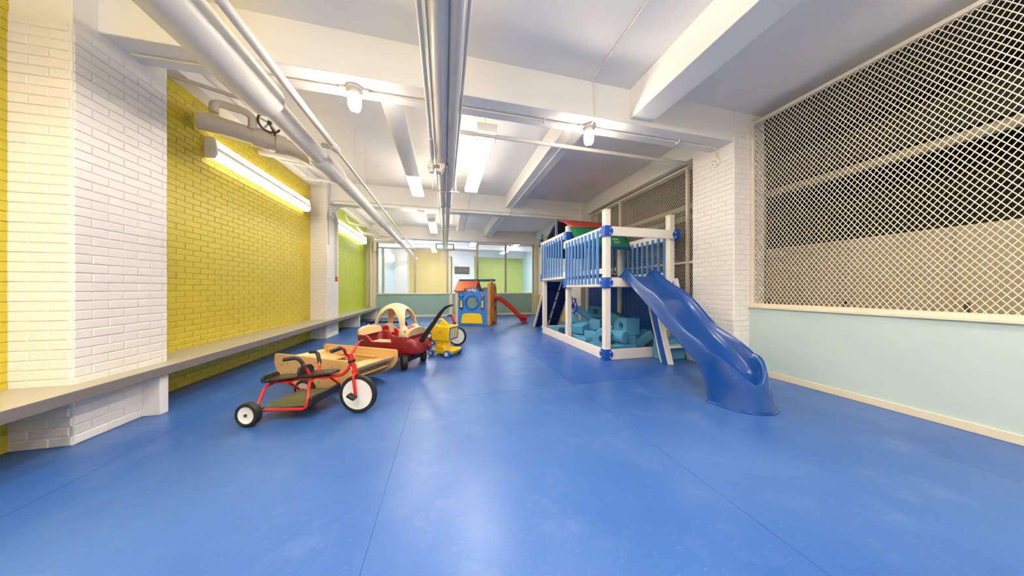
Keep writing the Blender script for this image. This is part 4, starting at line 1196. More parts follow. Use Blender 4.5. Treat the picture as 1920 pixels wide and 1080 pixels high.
def trike_seat(x0, x1, z, zb):
    poly = [(x0, -0.085), (x0 + 0.04, -0.105), (x1 - 0.12, -0.075), (x1 - 0.02, -0.045), (x1, -0.025), (x1, 0.025), (x1 - 0.02, 0.045), (x1 - 0.12, 0.075), (x0 + 0.04, 0.105), (x0, 0.085)]
    s = MB().prism(poly, lambda a, b, q: (a, b, q + z + (a - x0) * 0.12), 0.0, 0.024).build('seat', seat_black, T, bevel=0.008)
    arch = [(-0.088, 0.0), (0.088, 0.0), (0.092, zb * 0.6), (0.07, zb * 0.92), (0.04, zb), (-0.04, zb), (-0.07, zb * 0.92), (-0.092, zb * 0.6)]
    MB().prism(arch, lambda a, b, q: (x0 + q - b * 0.18, a, z + b), -0.004, 0.016).build('seat_back', seat_black, s, bevel=0.006)
    MB().box(x0 + 0.03, x1 - 0.08, -0.05, 0.05, z - 0.012, z + 0.006).build('seat_clamp', red_steel, s, bevel=0.004)
trike_seat(-0.105, 0.20, 0.287, 0.07)
trike_seat(0.245, 0.56, 0.334, 0.10)
MB().cyl((0.722, 0, 0.352), (0.668, 0, 0.545), 0.023, 16).build('head_tube', red_steel, T)
MB().cyl((0.690, 0, 0.466), (0.684, 0, 0.488), 0.032, 16).build('collar', black_plastic, T)
lg = MB()
for k, (a, b) in enumerate(((0.40, 0.0), (0.408, 0.4), (0.415, -0.3), (0.424, 0.2), (0.43, -0.1))):
    x = 0.722 - (a - 0.352) / 0.193 * 0.054
    lg.obox((x - 0.005, -0.0225, a), (0.010 + 0.006 * (k % 2), 0.003, 0.004), Matrix.Rotation(b, 3, 'Y'))
lg.build('maker_mark', print_white, T, smooth=False)
for s in (-1, 1):
    fk = MB().tube(fillet([(0.722, 0, 0.375), (0.724, s * 0.035, 0.355), (0.74, s * 0.043, 0.27), (0.752, s * 0.043, 0.175)], 0.03), 0.0135, 10).build('fork_leg', red_steel, T)
    MB().cyl((0.752, s * 0.04, 0.175), (0.752, s * 0.075, 0.175), 0.012, 10).build('crank', dark_metal, T)
    dz = -0.03 if s > 0 else 0.012
    pd = MB().obox((0.757, s * 0.105, 0.175 + dz), (0.075, 0.06, 0.026), Matrix.Rotation(0.5, 3, 'Y')).build('pedal', black_plastic, T, bevel=0.006)
    MB().cyl((0.752, s * 0.07, 0.175), (0.757, s * 0.09, 0.175 + dz), 0.016, 10).build('crank_arm', black_plastic, pd)
    hb = MB().tube(fillet([(0.672, 0, 0.535), (0.668, s * 0.05, 0.548), (0.676, s * 0.09, 0.605), (0.68, s * 0.115, 0.625), (0.672, s * 0.16, 0.63)], 0.03), 0.0125, 10).build('handlebar', red_steel, T)
    MB().tube([(0.676, s * 0.135, 0.628), (0.655, s * 0.225, 0.618)], 0.0175, 14).build('grip', black_rubber, hb)
    MB().cyl((0.6552, s * 0.225, 0.618), (0.654, s * 0.229, 0.6178), 0.012, 10).build('grip_end', chrome, hb)

# ---- second tricycle behind the yellow cart
T2 = thing('red_tricycle', 'red tricycle with white front wheel partly hidden behind the yellow toy cart', 'tricycle', (-0.27, 5.80, 0), atan2(-0.38, 0.925))
for s in (-1, 1):
    wheel(T2, (0.0, s * 0.21, 0.1), 0.1, 0.06, white_disc, 'rear_wheel', 0.66, hub=0.012)
wheel(T2, (0.56, 0, 0.195), 0.195, 0.046, white_disc, 'front_wheel', 0.80, n=48)
MB().cyl((0, -0.2, 0.1), (0, 0.2, 0.1), 0.011, 10).build('axle', dark_metal, T2)
fr = MB().tube(fillet([(0.50, 0, 0.46), (0.45, 0, 0.36), (0.30, 0, 0.26), (0.0, 0, 0.22)], 0.06), 0.015, 12).build('frame', red_steel, T2)
for s in (-1, 1):
    MB().tube([(0.06, 0, 0.235), (0.0, s * 0.17, 0.11)], 0.0125, 10).build('rear_stay', red_steel, fr)
    MB().tube(fillet([(0.525, s * 0.0, 0.40), (0.527, s * 0.035, 0.38), (0.55, s * 0.043, 0.28), (0.56, s * 0.043, 0.195)], 0.03), 0.0135, 10).build('fork_leg', red_steel, T2)
    pd = MB().obox((0.57, s * 0.10, 0.21 - s * 0.03), (0.075, 0.06, 0.024), Matrix.Rotation(0.4, 3, 'Y')).build('pedal', black_plastic, T2, bevel=0.006)
    MB().cyl((0.56, s * 0.04, 0.195), (0.565, s * 0.08, 0.205), 0.012, 8).build('crank_arm', dark_metal, pd)
    hb = MB().tube(fillet([(0.478, 0, 0.53), (0.47, s * 0.05, 0.55), (0.475, s * 0.08, 0.61), (0.47, s * 0.11, 0.63)], 0.03), 0.0135, 10).build('handlebar', red_steel, T2)
    MB().tube([(0.473, s * 0.10, 0.628), (0.44, s * 0.20, 0.622)], 0.0175, 12).build('grip', black_rubber, hb)
MB().cyl((0.527, 0, 0.385), (0.478, 0, 0.54), 0.026, 16).build('head_tube', red_steel, T2)
MB().cyl((0.507, 0, 0.45), (0.501, 0, 0.47), 0.034, 16).build('collar', black_plastic, T2)
MB().prism([(-0.05, -0.09), (0.05, -0.10), (0.22, -0.03), (0.22, 0.03), (0.05, 0.10), (-0.05, 0.09)], lambda a, b, q: (a, b, q + 0.235 + a * 0.15), 0, 0.025).build('seat', seat_black, T2, bevel=0.008)

# ---- birch rocking boat
u = Vector((0.846, -0.533)); v = Vector((0.533, 0.846))
BO = thing('rocking_boat', 'birch plywood rocking boat with slatted seats behind the red tricycle', 'rocking boat', (-1.27, 3.725, 0), atan2(-0.533, 0.846))
side = []
Lh = 0.63; top = 0.385
bot = [(-Lh + 0.045, 0.19)]
for k in range(0, 25):
    a = -1 + 2 * k / 24.0
    x = a * (Lh - 0.06)
    bot.append((x, 0.0 + 0.165 * (abs(a) ** 2.1)))
poly = [(-Lh + 0.03, top)] + [(-Lh + 0.008, top - 0.008), (-Lh, top - 0.03), (-Lh, 0.27), (-Lh + 0.008, 0.24)] + bot[1:] + [(Lh - 0.008, 0.24), (Lh, 0.27), (Lh, top - 0.03), (Lh - 0.008, top - 0.008), (Lh - 0.03, top)]
for s in (-1, 1):
    sp = MB().prism(poly, XZ, s * 0.30 - 0.011, s * 0.30 + 0.011).build('side_panel', birch, BO, bevel=0.004)
    if s < 0:
        for x, z in ((-0.45, 0.31), (-0.40, 0.28), (-0.50, 0.25), (-0.35, 0.20), (0.05, 0.33), (0.30, 0.30), (0.34, 0.26), (-0.12, 0.10), (0.10, 0.12), (0.42, 0.33), (-0.2, 0.34)):
            MB().cyl((x, s * 0.30 - 0.0125, z), (x, s * 0.30 - 0.010, z), 0.006, 8).build('screw_head', dark_metal, sp)
def slat(x0, z0, x1, z1, name='seat_slat', th=0.018):
    MB().prism([(x0, z0), (x1, z1), (x1, z1 + th), (x0, z0 + th)], XZ, -0.289, 0.289).build(name, birch_edge, BO, bevel=0.003)
slat(0.30, 0.235, 0.55, 0.255); slat(0.21, 0.230, 0.285, 0.232); slat(0.56, 0.26, 0.60, 0.30)
slat(-0.55, 0.255, -0.30, 0.235); slat(-0.285, 0.232, -0.21, 0.230); slat(-0.60, 0.30, -0.56, 0.26)
slat(0.08, 0.065, 0.20, 0.075, 'floor_slat'); slat(-0.06, 0.06, 0.06, 0.06, 'floor_slat'); slat(-0.20, 0.075, -0.08, 0.065, 'floor_slat')
for x in (0.30, -0.318):
    MB().box(x, x + 0.018, -0.289, 0.289, 0.10, 0.232).build('seat_riser', birch, BO, bevel=0.003)
for x, z in ((0.46, 0.17), (-0.46, 0.17)):
    MB().box(x - 0.04, x + 0.04, -0.289, 0.289, z, z + 0.018).build('under_slat', birch_edge, BO, bevel=0.003)
MB().box(-0.30, 0.30, 0.268, 0.288, 0.27, 0.29).build('inner_batten', birch_edge, BO, bevel=0.003)

# ---- maroon wagon
WG = thing('toy_wagon', 'maroon plastic wagon with tan seat backs and long black handle', 'wagon', (-0.45, 4.33, 0), atan2(-0.455, 0.891))
nW = 96
def wagon_loop(x0, x1, hw, zf, r=0.10):
    P_ = []
    per = rrect(x0, x1, -hw, hw, r, 5)
    # resample to nW points by arc length
    tot = 0; seg = []
    for i in range(len(per)):
        a = per[i]; b = per[(i + 1) % len(per)]
        d = sqrt((a[0] - b[0]) ** 2 + (a[1] - b[1]) ** 2); seg.append(d); tot += d
    for k in range(nW):
        t = tot * k / nW; i = 0
        while t > seg[i]: t -= seg[i]; i += 1
        a = per[i]; b = per[(i + 1) % len(per)]; q = t / seg[i]
        x = a[0] + (b[0] - a[0]) * q; y = a[1] + (b[1] - a[1]) * q
        P_.append((x, y, zf(x, y)))
    return P_
def rim_z(x, y):
    if abs(y) > 0.15:
        f = max(0.0, min(1.0, 1 - abs((x + 0.37) / 0.27)))
        f = min(1.0, f * 2.4)
        f = f * f * (3 - 2 * f)
        return 0.462 - 0.088 * f
    return 0.462
body = MB()
Q0 = wagon_loop(-0.76, 0.0, 0.20, lambda x, y: 0.17, 0.08)
Q1 = wagon_loop(-0.80, 0.03, 0.235, lambda x, y: 0.20, 0.09)
Q2 = wagon_loop(-0.825, 0.05, 0.25, lambda x, y: min(0.30, rim_z(x, y)), 0.10)
Q3 = wagon_loop(-0.835, 0.055, 0.258, lambda x, y: rim_z(x, y) - 0.012, 0.10)
Q4 = wagon_loop(-0.832, 0.052, 0.254, lambda x, y: rim_z(x, y), 0.10)
Q5 = wagon_loop(-0.80, 0.02, 0.222, lambda x, y: rim_z(x, y), 0.09)
Q6 = wagon_loop(-0.793, 0.012, 0.215, lambda x, y: rim_z(x, y) - 0.015, 0.09)
Q7 = wagon_loop(-0.75, -0.03, 0.19, lambda x, y: 0.23, 0.08)
body.loft([Q0, Q1, Q2, Q3, Q4, Q5, Q6, Q7], True, True)
body.build('tub', maroon, WG, angle=50)
def seat_back(x, lean, name='seat_back'):
    arc = [(-0.225, 0.0), (0.225, 0.0), (0.228, 0.06), (0.20, 0.10), (0.12, 0.125), (0.0, 0.135), (-0.12, 0.125), (-0.20, 0.10), (-0.228, 0.06)]
    MB().prism(arc, lambda a, b, q: (x + q + lean * b - 0.35 * a * a * (1 if lean > 0 else -1), a, 0.445 + b), -0.032, 0.032).build(name, tan_plastic, WG, bevel=0.012, seg=3)
seat_back(-0.79, -0.15); seat_back(0.03, 0.15)
MB().box(-0.30, -0.02, -0.17, 0.17, 0.23, 0.335).build('seat_cushion', tan_plastic, WG, bevel=0.02, seg=3)
MB().box(-0.74, -0.52, -0.17, 0.17, 0.23, 0.335).build('seat_cushion', tan_plastic, WG, bevel=0.02, seg=3)
MB().box(-0.52, -0.30, -0.18, 0.18, 0.228, 0.25).build('floor_mat', tan_plastic, WG, bevel=0.006)
# nose with fenders
def blob(loops, name, m, parent, bevel=0.0):
    return MB().loft(loops, True, True).build(name, m, parent, angle=55, bevel=bevel)
def sect(x, y0, y1, z0, z1, r):
    return [(x, a, b) for a, b in rrect(y0, y1, z0, z1, r, 4)]
blob([sect(-0.02, -0.225, 0.225, 0.20, 0.42, 0.05), sect(0.08, -0.22, 0.22, 0.19, 0.41, 0.05), sect(0.15, -0.20, 0.20, 0.20, 0.36, 0.05), sect(0.19, -0.17, 0.17, 0.225, 0.32, 0.04)], 'nose', maroon, WG)
for s in (-1, 1):
    blob([sect(0.0, s * 0.17 - 0.06, s * 0.17 + 0.06, 0.21, 0.44, 0.04), sect(0.10, s * 0.155 - 0.06, s * 0.155 + 0.06, 0.20, 0.41, 0.045), sect(0.17, s * 0.13 - 0.05, s * 0.13 + 0.05, 0.20, 0.34, 0.045), sect(0.215, s * 0.12 - 0.035, s * 0.12 + 0.035, 0.22, 0.30, 0.03)], 'fender', maroon, WG)
    fwh = wheel(WG, (0, 0, 0), 0.105, 0.072, black_plastic, 'wheel', 0.55, True, 0.02, black_plastic)
    fwh.location = (0.0, s * 0.25, 0.105); fwh.rotation_euler = (0, 0, radians(-42))
    wheel(WG, (-0.66, s * 0.235, 0.105), 0.105, 0.075, black_plastic, 'wheel', 0.55, True, 0.02, black_plastic)
MB().box(-0.80, 0.02, -0.21, 0.21, 0.15, 0.19).build('underframe', maroon, WG, bevel=0.01)
for x in (0.0, -0.66):
    MB().cyl((x, -0.23, 0.105), (x, 0.23, 0.105), 0.012, 10).build('axle', dark_metal, WG)
    MB().box(x - 0.04, x + 0.04, -0.17, 0.17, 0.095, 0.16).build('axle_block', black_plastic, WG, bevel=0.008)
MB().tube(fillet([(0.02, -0.20, 0.16), (0.02, -0.21, 0.13), (0.02, -0.12, 0.12)], 0.02), 0.005, 8).build('wire_clip', chrome, WG)
hn = MB().loft([[(x + a * dx, b, z + a * dz) for a, b in rrect(-t_, t_, -w_2, w_2, min(t_, w_2) * 0.6, 3)] for x, z, t_, w_2, dx, dz in
                ((0.10, 0.335, 0.03, 0.05, 0.7, -0.7), (0.15, 0.40, 0.032, 0.05, 0.77, -0.63), (0.28, 0.58, 0.028, 0.042, 0.80, -0.6), (0.40, 0.74, 0.024, 0.036, 0.80, -0.6), (0.47, 0.83, 0.02, 0.032, 0.78, -0.6), (0.49, 0.85, 0.018, 0.03, 0.78, -0.6))]).build('pull_handle', black_plastic, WG, angle=55)
MB().tube(fillet([(0.485, -0.02, 0.845), (0.53, -0.045, 0.885), (0.60, -0.045, 0.91), (0.625, -0.02, 0.915), (0.625, 0.02, 0.915), (0.60, 0.045, 0.91), (0.53, 0.045, 0.885), (0.485, 0.02, 0.845)], 0.03), 0.014, 10).build('grip_loop', black_plastic, hn)
MB().lathe([(0.045, -0.06), (0.05, -0.05), (0.05, 0.05), (0.045, 0.06)], (0.11, 0, 0.345), 'y', 20).build('handle_pivot', black_plastic, hn)

# ---- tan-roofed ride-in car
CP = thing('ride_in_car', 'ride-in toy car with rounded tan roof and red seat behind the wagon', 'toy car', (-0.93, 5.73, 0), radians(-31))
def super_r(th, a, b, p=2.6):
    return (abs(cos(th) / a) ** p + abs(sin(th) / b) ** p) ** (-1 / p)
nC, nRow = 120, 14
rows = []
th_c = atan2(0.235, 0.40)
for k in range(nC + 1):
    th = 2 * pi * k / nC
    col = []
    # openings: two sides (wide), windscreen and rear
    m_ = th % pi
    lim = 0.0
    base_z = 0.36
    zb = base_z
    def arch(mid, half, zt):
        d = abs(((th - mid + pi) % (2 * pi)) - pi)
        if d < half:
            return base_z + (zt - base_z) * (1 - (d / half) ** 3.2) ** (1 / 2.4)
        return base_z
    zb = max(arch(pi / 2, pi / 2 - th_c - 0.10, 0.755), arch(-pi / 2, pi / 2 - th_c - 0.10, 0.755), arch(0, th_c - 0.06, 0.745), arch(pi, th_c - 0.06, 0.745))
    rmax = super_r(th, 0.40, 0.235)
    for j in range(nRow + 1):
        z_top = 0.84
        zz = z_top - (z_top - zb) * (j / nRow) ** 1.35 if j else z_top
        t = (z_top - zz) / (z_top - base_z)
        rr = rmax * (1 - (1 - min(1.0, t * 1.02)) ** 2.4) ** 0.55
        if j == 0: rr = 0.002
        col.append((rr * cos(th), rr * sin(th), zz))
    rows.append(col)
roof = MB().grid(rows).build('roof', coupe_tan, CP, solid=0.035, angle=55, off=1.0)
wm = roof.modifiers.new('weld', 'WELD'); wm.merge_threshold = 0.003
roof.modifiers.move(1, 0)
MB().cyl((0.03, -0.10, 0.812), (0.03, -0.101, 0.838), 0.010, 10).build('screw_plug', dark_metal, roof)
def tub_loop(x0, x1, hw, zf, r):
    global nW
    return wagon_loop(x0, x1, hw, zf, r)
cr = lambda x, y: 0.37 - 0.10 * max(0.0, 1 - (x / 0.24) ** 2) * (1 if abs(y) > 0.12 else 0)
MB().loft([wagon_loop(-0.40, 0.42, 0.20, lambda x, y: 0.10, 0.10), wagon_loop(-0.43, 0.46, 0.245, lambda x, y: 0.15, 0.14), wagon_loop(-0.43, 0.46, 0.25, lambda x, y: cr(x, y), 0.15), wagon_loop(-0.38, 0.40, 0.21, lambda x, y: cr(x, y), 0.12), wagon_loop(-0.36, 0.36, 0.19, lambda x, y: 0.16, 0.10)]).build('body', bright_red, CP, angle=50)
MB().prism([(-0.14, 0.0), (0.14, 0.0), (0.15, 0.14), (0.12, 0.20), (0.05, 0.225), (-0.05, 0.225), (-0.12, 0.20), (-0.15, 0.14)], lambda a, b, q: (-0.25 + q - 0.2 * b, a, 0.19 + b), -0.03, 0.03).build('seat_back', bright_red, CP, bevel=0.015, seg=3)
MB().box(-0.22, 0.02, -0.14, 0.14, 0.16, 0.22).build('seat', bright_red, CP, bevel=0.02)
blob([[(x, a, b) for a, b in rrect(-0.17, 0.17, 0.25, zt, 0.05, 4)] for x, zt in ((0.20, 0.40), (0.30, 0.43), (0.40, 0.40), (0.45, 0.36))], 'dashboard', bright_red, CP)
for sx_ in (-1, 1):
    for sy_ in (-1, 1):
        MB().lathe([(0.01, 0.46), (0.05, 0.45), (0.085, 0.40), (0.10, 0.33), (0.10, 0.26)], (sx_ * 0.31, sy_ * 0.165, 0), 'z', 20).build('fender', coupe_tan, CP)
        wheel(CP, (sx_ * 0.30, sy_ * 0.24, 0.095), 0.095, 0.07, black_plastic, 'wheel', 0.6)
MB().cyl((0.40, 0, 0.095), (0.40, 0, 0.13), 0.04, 10).build('tow_knob', black_plastic, CP)
sw = MB().tube([(0.16 + 0.03 * sin(2 * pi * k / 20), 0.085 * cos(2 * pi * k / 20), 0.42 + 0.08 * sin(2 * pi * k / 20)) for k in range(20)], 0.012, 8, closed=True).build('steering_wheel', black_plastic, CP)
MB().tube([(0.16, 0, 0.42), (0.25, 0, 0.36)], 0.012, 8).build('steering_column', black_plastic, sw)

# ---- yellow toy shopping cart
YC = thing('toy_cart', 'yellow plastic toy cart with blue wheels and letter grid', 'toy cart', (0.009, 4.876, 0), atan2(-0.563, 0.826))
out_ = [sect(-0.19, -0.15, 0.15, 0.30, 0.50, 0.03)]
# basket: hollow open-top tub
def cart_loop(x0, x1, hw, z, r=0.03):
    return [(a, b, z) for a, b in rrect(x0, x1, -hw, hw, r, 4)]
MB().loft([cart_loop(-0.15, 0.12, 0.11, 0.245), cart_loop(-0.19, 0.165, 0.14, 0.275), cart_loop(-0.205, 0.185, 0.155, 0.50), cart_loop(-0.205, 0.185, 0.155, 0.512), cart_loop(-0.185, 0.165, 0.135, 0.512), cart_loop(-0.17, 0.145, 0.12, 0.30)]).build('basket', yellow_plastic, YC, bevel=0.006, angle=45)
blob([cart_loop(-0.165, 0.09, 0.10, 0.05), cart_loop(-0.15, 0.06, 0.095, 0.12), cart_loop(-0.145, 0.05, 0.095, 0.20), cart_loop(-0.15, 0.10, 0.115, 0.25)], 'pedestal', yellow_plastic, YC)
MB().loft([cart_loop(-0.19, 0.22, 0.14, 0.045, 0.06), cart_loop(-0.19, 0.25, 0.15, 0.075, 0.06), cart_loop(-0.17, 0.27, 0.155, 0.115, 0.07), cart_loop(-0.15, 0.25, 0.135, 0.115, 0.06), cart_loop(-0.14, 0.22, 0.12, 0.075, 0.05)]).build('base_tray', yellow_plastic, YC, bevel=0.004, angle=45)
MB().prism([(-0.10, -0.02), (0.05, -0.02), (0.04, 0.04), (-0.09, 0.05)], lambda a, b, q: (a, q, 0.14 + b), -0.125, -0.095).build('side_step', yellow_plastic, YC, bevel=0.008)
for sy_ in (-1, 1):
    for x, r_ in ((-0.155, 0.058), (0.165, 0.062)):
        wv = MB().lathe([(0.022, -0.028), (r_ * 0.55, -0.03), (r_ * 0.95, -0.024), (r_, -0.012), (r_, 0.012), (r_ * 0.95, 0.024), (r_ * 0.55, 0.03), (0.022, 0.028)], (x, sy_ * 0.185, r_), 'y', 28).build('wheel', blue_wheel, YC)
        MB().lathe([(0.01, 0.026), (r_ * 0.52, 0.030), (r_ * 0.52, 0.036), (0.01, 0.036)] if sy_ > 0 else [(0.01, -0.036), (r_ * 0.52, -0.036), (r_ * 0.52, -0.030), (0.01, -0.026)], (x, sy_ * 0.185, r_), 'y', 24).build('hub_disc', white_disc, wv)
        MB().lathe([(0.011, sy_ * 0.034), (0.011, sy_ * 0.041)], (x, sy_ * 0.185, r_), 'y', 12).build('axle_cap', label_red, wv)
        MB().cyl((x, sy_ * 0.10, r_), (x, sy_ * 0.16, r_), 0.014, 8).build('axle', yellow_plastic, YC)
for sy_ in (-1, 1):
    MB().prism([(-0.205, 0.49), (-0.02, 0.51), (-0.15, 0.615), (-0.175, 0.615)], XZ, sy_ * 0.14 - 0.013, sy_ * 0.14 + 0.013).build('handle_bracket', yellow_plastic, YC, bevel=0.008)
MB().cyl((-0.162, -0.15, 0.602), (-0.162, 0.15, 0.602), 0.016, 12).build('handle_bar', yellow_plastic, YC)
gx = lambda z: 0.168 + (z - 0.275) / 0.225 * 0.02
gb = MB()
def gbar(y0, y1, z0, z1, th=0.006, off=0.0):
    gb.add([(gx(z) + off + q, y, z) for q in (0.0, th) for y, z in ((y0, z0), (y1, z0), (y1, z1), (y0, z1))], [(3, 2, 1, 0), (4, 5, 6, 7), (0, 1, 5, 4), (1, 2, 6, 5), (2, 3, 7, 6), (3, 0, 4, 7)])
gbar(-0.135, 0.135, 0.29, 0.305); gbar(-0.135, 0.135, 0.48, 0.495); gbar(-0.135, -0.12, 0.305, 0.48); gbar(0.12, 0.135, 0.305, 0.48)
lf = gb.build('grid_frame', blue_wheel, YC)
gb = MB(); gbar(-0.12, 0.12, 0.305, 0.48, 0.003)
gb.build('grid_back', black_plastic, lf, smooth=False)
for r in range(6):
    for c in range(6):
        gb = MB()
        y = -0.112 + c * 0.0385; z = 0.310 + r * 0.0285
        gbar(y, y + 0.031, z, z + 0.023, 0.008)
        gb.build('grid_tile', white_disc if (c % 2 == 0) else yellow_plastic, lf, smooth=False)
lb = MB().prism(rrect(-0.05, 0.03, 0.405, 0.440, 0.012, 4), XZ, -0.1585, -0.150).build('label', label_red, YC)
me = text_mesh('little tikes', 0.024, 0.0008, print_white, 'lettering', 0.0006)
for q in me.vertices: q.co = Vector((q.co.x * 0.72 - 0.01, -0.1592 - q.co.z, q.co.y + 0.4225))
link_mesh('lettering', me, lb)

# ---- playhouse
PH = thing('playhouse', 'blue plastic playhouse with orange roof, round window and small red slide', 'playhouse', (0.325, 8.80, 0), radians(-22.5))
MB().box(0.0, 0.10, 0.0, 0.95, 0.0, 1.07).build('side_wall', house_cream, PH, bevel=0.012)
arch = [(0.09, 0.0), (1.065, 0.0), (1.065, 1.075), (0.80, 1.075)] + [(0.555 + 0.235 * cos(radians(a)), 0.985 + 0.235 * sin(radians(a))) for a in range(25, 156, 10)] + [(0.30, 1.075), (0.09, 1.075)]
nP = 72
outer = []
def ray_poly(poly_, cx, cy, ang):
    dx, dy = cos(ang), sin(ang); best = 0
    for i in range(len(poly_)):
        x1, y1 = poly_[i]; x2, y2 = poly_[(i + 1) % len(poly_)]
        ex, ey = x2 - x1, y2 - y1
        den = dx * ey - dy * ex
        if abs(den) < 1e-9: continue
        t_ = ((x1 - cx) * ey - (y1 - cy) * ex) / den
        w2 = ((x1 - cx) * dy - (y1 - cy) * dx) / den
        if t_ > 0 and -1e-6 <= w2 <= 1 + 1e-6: best = max(best, t_)
    return (cx + dx * best, cy + dy * best)
for k in range(nP): outer.append(ray_poly(arch, 0.56, 0.715, 2 * pi * k / nP))
for c in ((0.09, 0.0), (1.065, 0.0), (1.065, 1.075), (0.09, 1.075)):
    i = min(range(nP), key=lambda q: (outer[q][0] - c[0]) ** 2 + (outer[q][1] - c[1]) ** 2); outer[i] = c
fp_ = MB().ring(outer, circ(0.56, 0.715, 0.175, None, nP), XZ, 0.0, 0.06).build('front_panel', house_blue, PH, bevel=0.008, angle=50)
MB().ring(circ(0.56, 0.715, 0.235, None, 48), circ(0.56, 0.715, 0.178, None, 48), XZ, -0.022, 0.004).build('window_ring', house_blue_dark, fp_, bevel=0.008)
for k in range(6):
    a = pi / 6 + k * pi / 3
    MB().cyl((0.56 + 0.207 * cos(a), -0.026, 0.715 + 0.207 * sin(a)), (0.56 + 0.207 * cos(a), -0.02, 0.715 + 0.207 * sin(a)), 0.012, 8).build('rivet', house_navy, fp_)
for x, m_ in ((0.215, house_navy), (0.905, house_red)):
    ho = MB().prism([(x + 0.075 * cos(radians(a)), 0.90 + 0.07 * sin(radians(a))) for a in range(0, 181, 15)] + [(x - 0.06, 0.88), (x + 0.06, 0.88)], XZ, -0.016, 0.004).build('horn_cap', m_, fp_, bevel=0.004)
    MB().cyl((x, -0.024, 0.935), (x, -0.015, 0.935), 0.018, 12).build('horn_dot', print_white, ho)
    MB().prism(rrect(x - 0.065, x + 0.065, 0.47, 0.86, 0.06, 6), XZ, -0.008, 0.004).build('telephone_recess', house_blue_dark, fp_, bevel=0.004)
    ph = MB().lathe([(0.034, 0.57), (0.038, 0.60), (0.026, 0.64), (0.026, 0.72), (0.036, 0.76), (0.030, 0.785)], (x, -0.02, 0), 'z', 16).build('telephone', yellow_plastic, fp_)
    MB().prism([(x + 0.055 * cos(radians(a)), 0.555 + 0.06 * sin(radians(a))) for a in range(180, 361, 15)], XZ, -0.024, 0.0).build('cradle', m_, ph, bevel=0.004)
MB().prism([(0.205, 0.06), (0.91, 0.06), (0.895, 0.22), (0.86, 0.34), (0.80, 0.37), (0.555, 0.385), (0.31, 0.37), (0.255, 0.34), (0.22, 0.22)], XZ, -0.03, 0.01).build('flap_door', yellow_plastic, fp_, bevel=0.012, seg=3)
MB().box(0.525, 0.585, -0.028, 0.0, 0.405, 0.455).build('door_latch', house_blue, fp_, bevel=0.008)
# arched nameplate
def arc_plate(a0, a1, r0, r1, m, name, q0, q1, parent):
    A = [radians(a0 + (a1 - a0) * k / 10) for k in range(11)]
    P_ = [(0.555 + r1 * cos(a), 0.935 + r1 * sin(a)) for a in A] + [(0.555 + r0 * cos(a), 0.935 + r0 * sin(a)) for a in reversed(A)]
    return MB().prism(P_, XZ, q0, q1).build(name, m, parent, bevel=0.002)
np_ = arc_plate(42, 138, 0.15, 0.235, label_grey, 'nameplate', -0.012, 0.002, fp_)
arc_plate(92, 136, 0.155, 0.23, label_red, 'nameplate_patch', -0.015, -0.011, np_)
me = text_mesh('little tikes', 0.062, 0.002, print_white, 'lettering', 0.002)
for q in me.vertices:
    a = pi / 2 - q.co.x * 0.95 / 0.19
    r_ = 0.192 + q.co.y
    q.co = Vector((0.555 + r_ * cos(a), -0.0165 - q.co.z, 0.935 + r_ * sin(a)))
link_mesh('lettering', me, np_)
# right climbing wall with arch opening and crawl hole
MB().box(1.055, 1.16, -0.01, 0.11, 0.0, 1.33).build('corner_post', house_tan, PH, bevel=0.02)
sidep = [(0.05, 0.0), (0.95, 0.0), (0.95, 0.92), (0.90, 1.16), (0.80, 1.30), (0.66, 1.36), (0.52, 1.33), (0.44, 1.26), (0.36, 1.33), (0.25, 1.42), (0.14, 1.40), (0.05, 1.32)]
# split into lower (oval crawl hole) and upper (arched window) plates
low = [(0.05, 0.0), (0.95, 0.0), (0.95, 0.62), (0.05, 0.62)]
ol = [ray_poly(low, 0.42, 0.33, 2 * pi * k / 48) for k in range(48)]
for c in low:
    i = min(range(48), key=lambda q: (ol[q][0] - c[0]) ** 2 + (ol[q][1] - c[1]) ** 2); ol[i] = c
sw_ = MB().ring(ol, circ(0.42, 0.33, 0.21, 0.24, 48), lambda a, b, q: (1.14 + q, a, b), -0.05, 0.03).build('climbing_wall', house_tan, PH, bevel=0.008, angle=50)
MB().ring(circ(0.42, 0.33, 0.25, 0.28, 40), circ(0.42, 0.33, 0.21, 0.24, 40), lambda a, b, q: (1.17 + q, a, b), 0.0, 0.03).build('crawl_ring', house_tan, sw_, bevel=0.008)
upp = [(0.05, 0.62), (0.95, 0.62)] + sidep[2:]
ou = [ray_poly(upp, 0.68, 0.98, 2 * pi * k / 48) for k in range(48)]
for c in ((0.05, 0.62), (0.95, 0.62), (0.14, 1.40), (0.44, 1.26), (0.25, 1.42), (0.05, 1.32)):
    i = min(range(48), key=lambda q: (ou[q][0] - c[0]) ** 2 + (ou[q][1] - c[1]) ** 2); ou[i] = c
MB().ring(ou, circ(0.68, 0.98, 0.17, 0.27, 48), lambda a, b, q: (1.14 + q, a, b), -0.05, 0.03).build('upper_wall', house_tan, sw_, bevel=0.006, angle=50)
for k, (y, z, ry, rz) in enumerate(((0.28, 1.20, 0.07, 0.085), (0.30, 0.98, 0.055, 0.06), (0.26, 0.80, 0.05, 0.055), (0.34, 0.68, 0.05, 0.04), (0.22, 1.08, 0.04, 0.05))):
    MB().ring(circ(y, z, ry, rz, 20), circ(y, z, ry * 0.62, rz * 0.62, 20), lambda a, b, q: (1.168 + q, a, b), 0.0, 0.022).build('foothold', house_tan, sw_, bevel=0.005)
    MB().prism(circ(y, z, ry * 0.6, rz * 0.6, 16), lambda a, b, q: (1.1695 + q, a, b), 0.0, 0.003).build('foothold_pit', cardboard, sw_)
MB().box(0.0, 1.14, 0.89, 0.95, 0.0, 0.98).build('back_panel', teal_panel, PH, bevel=0.01) if False else None
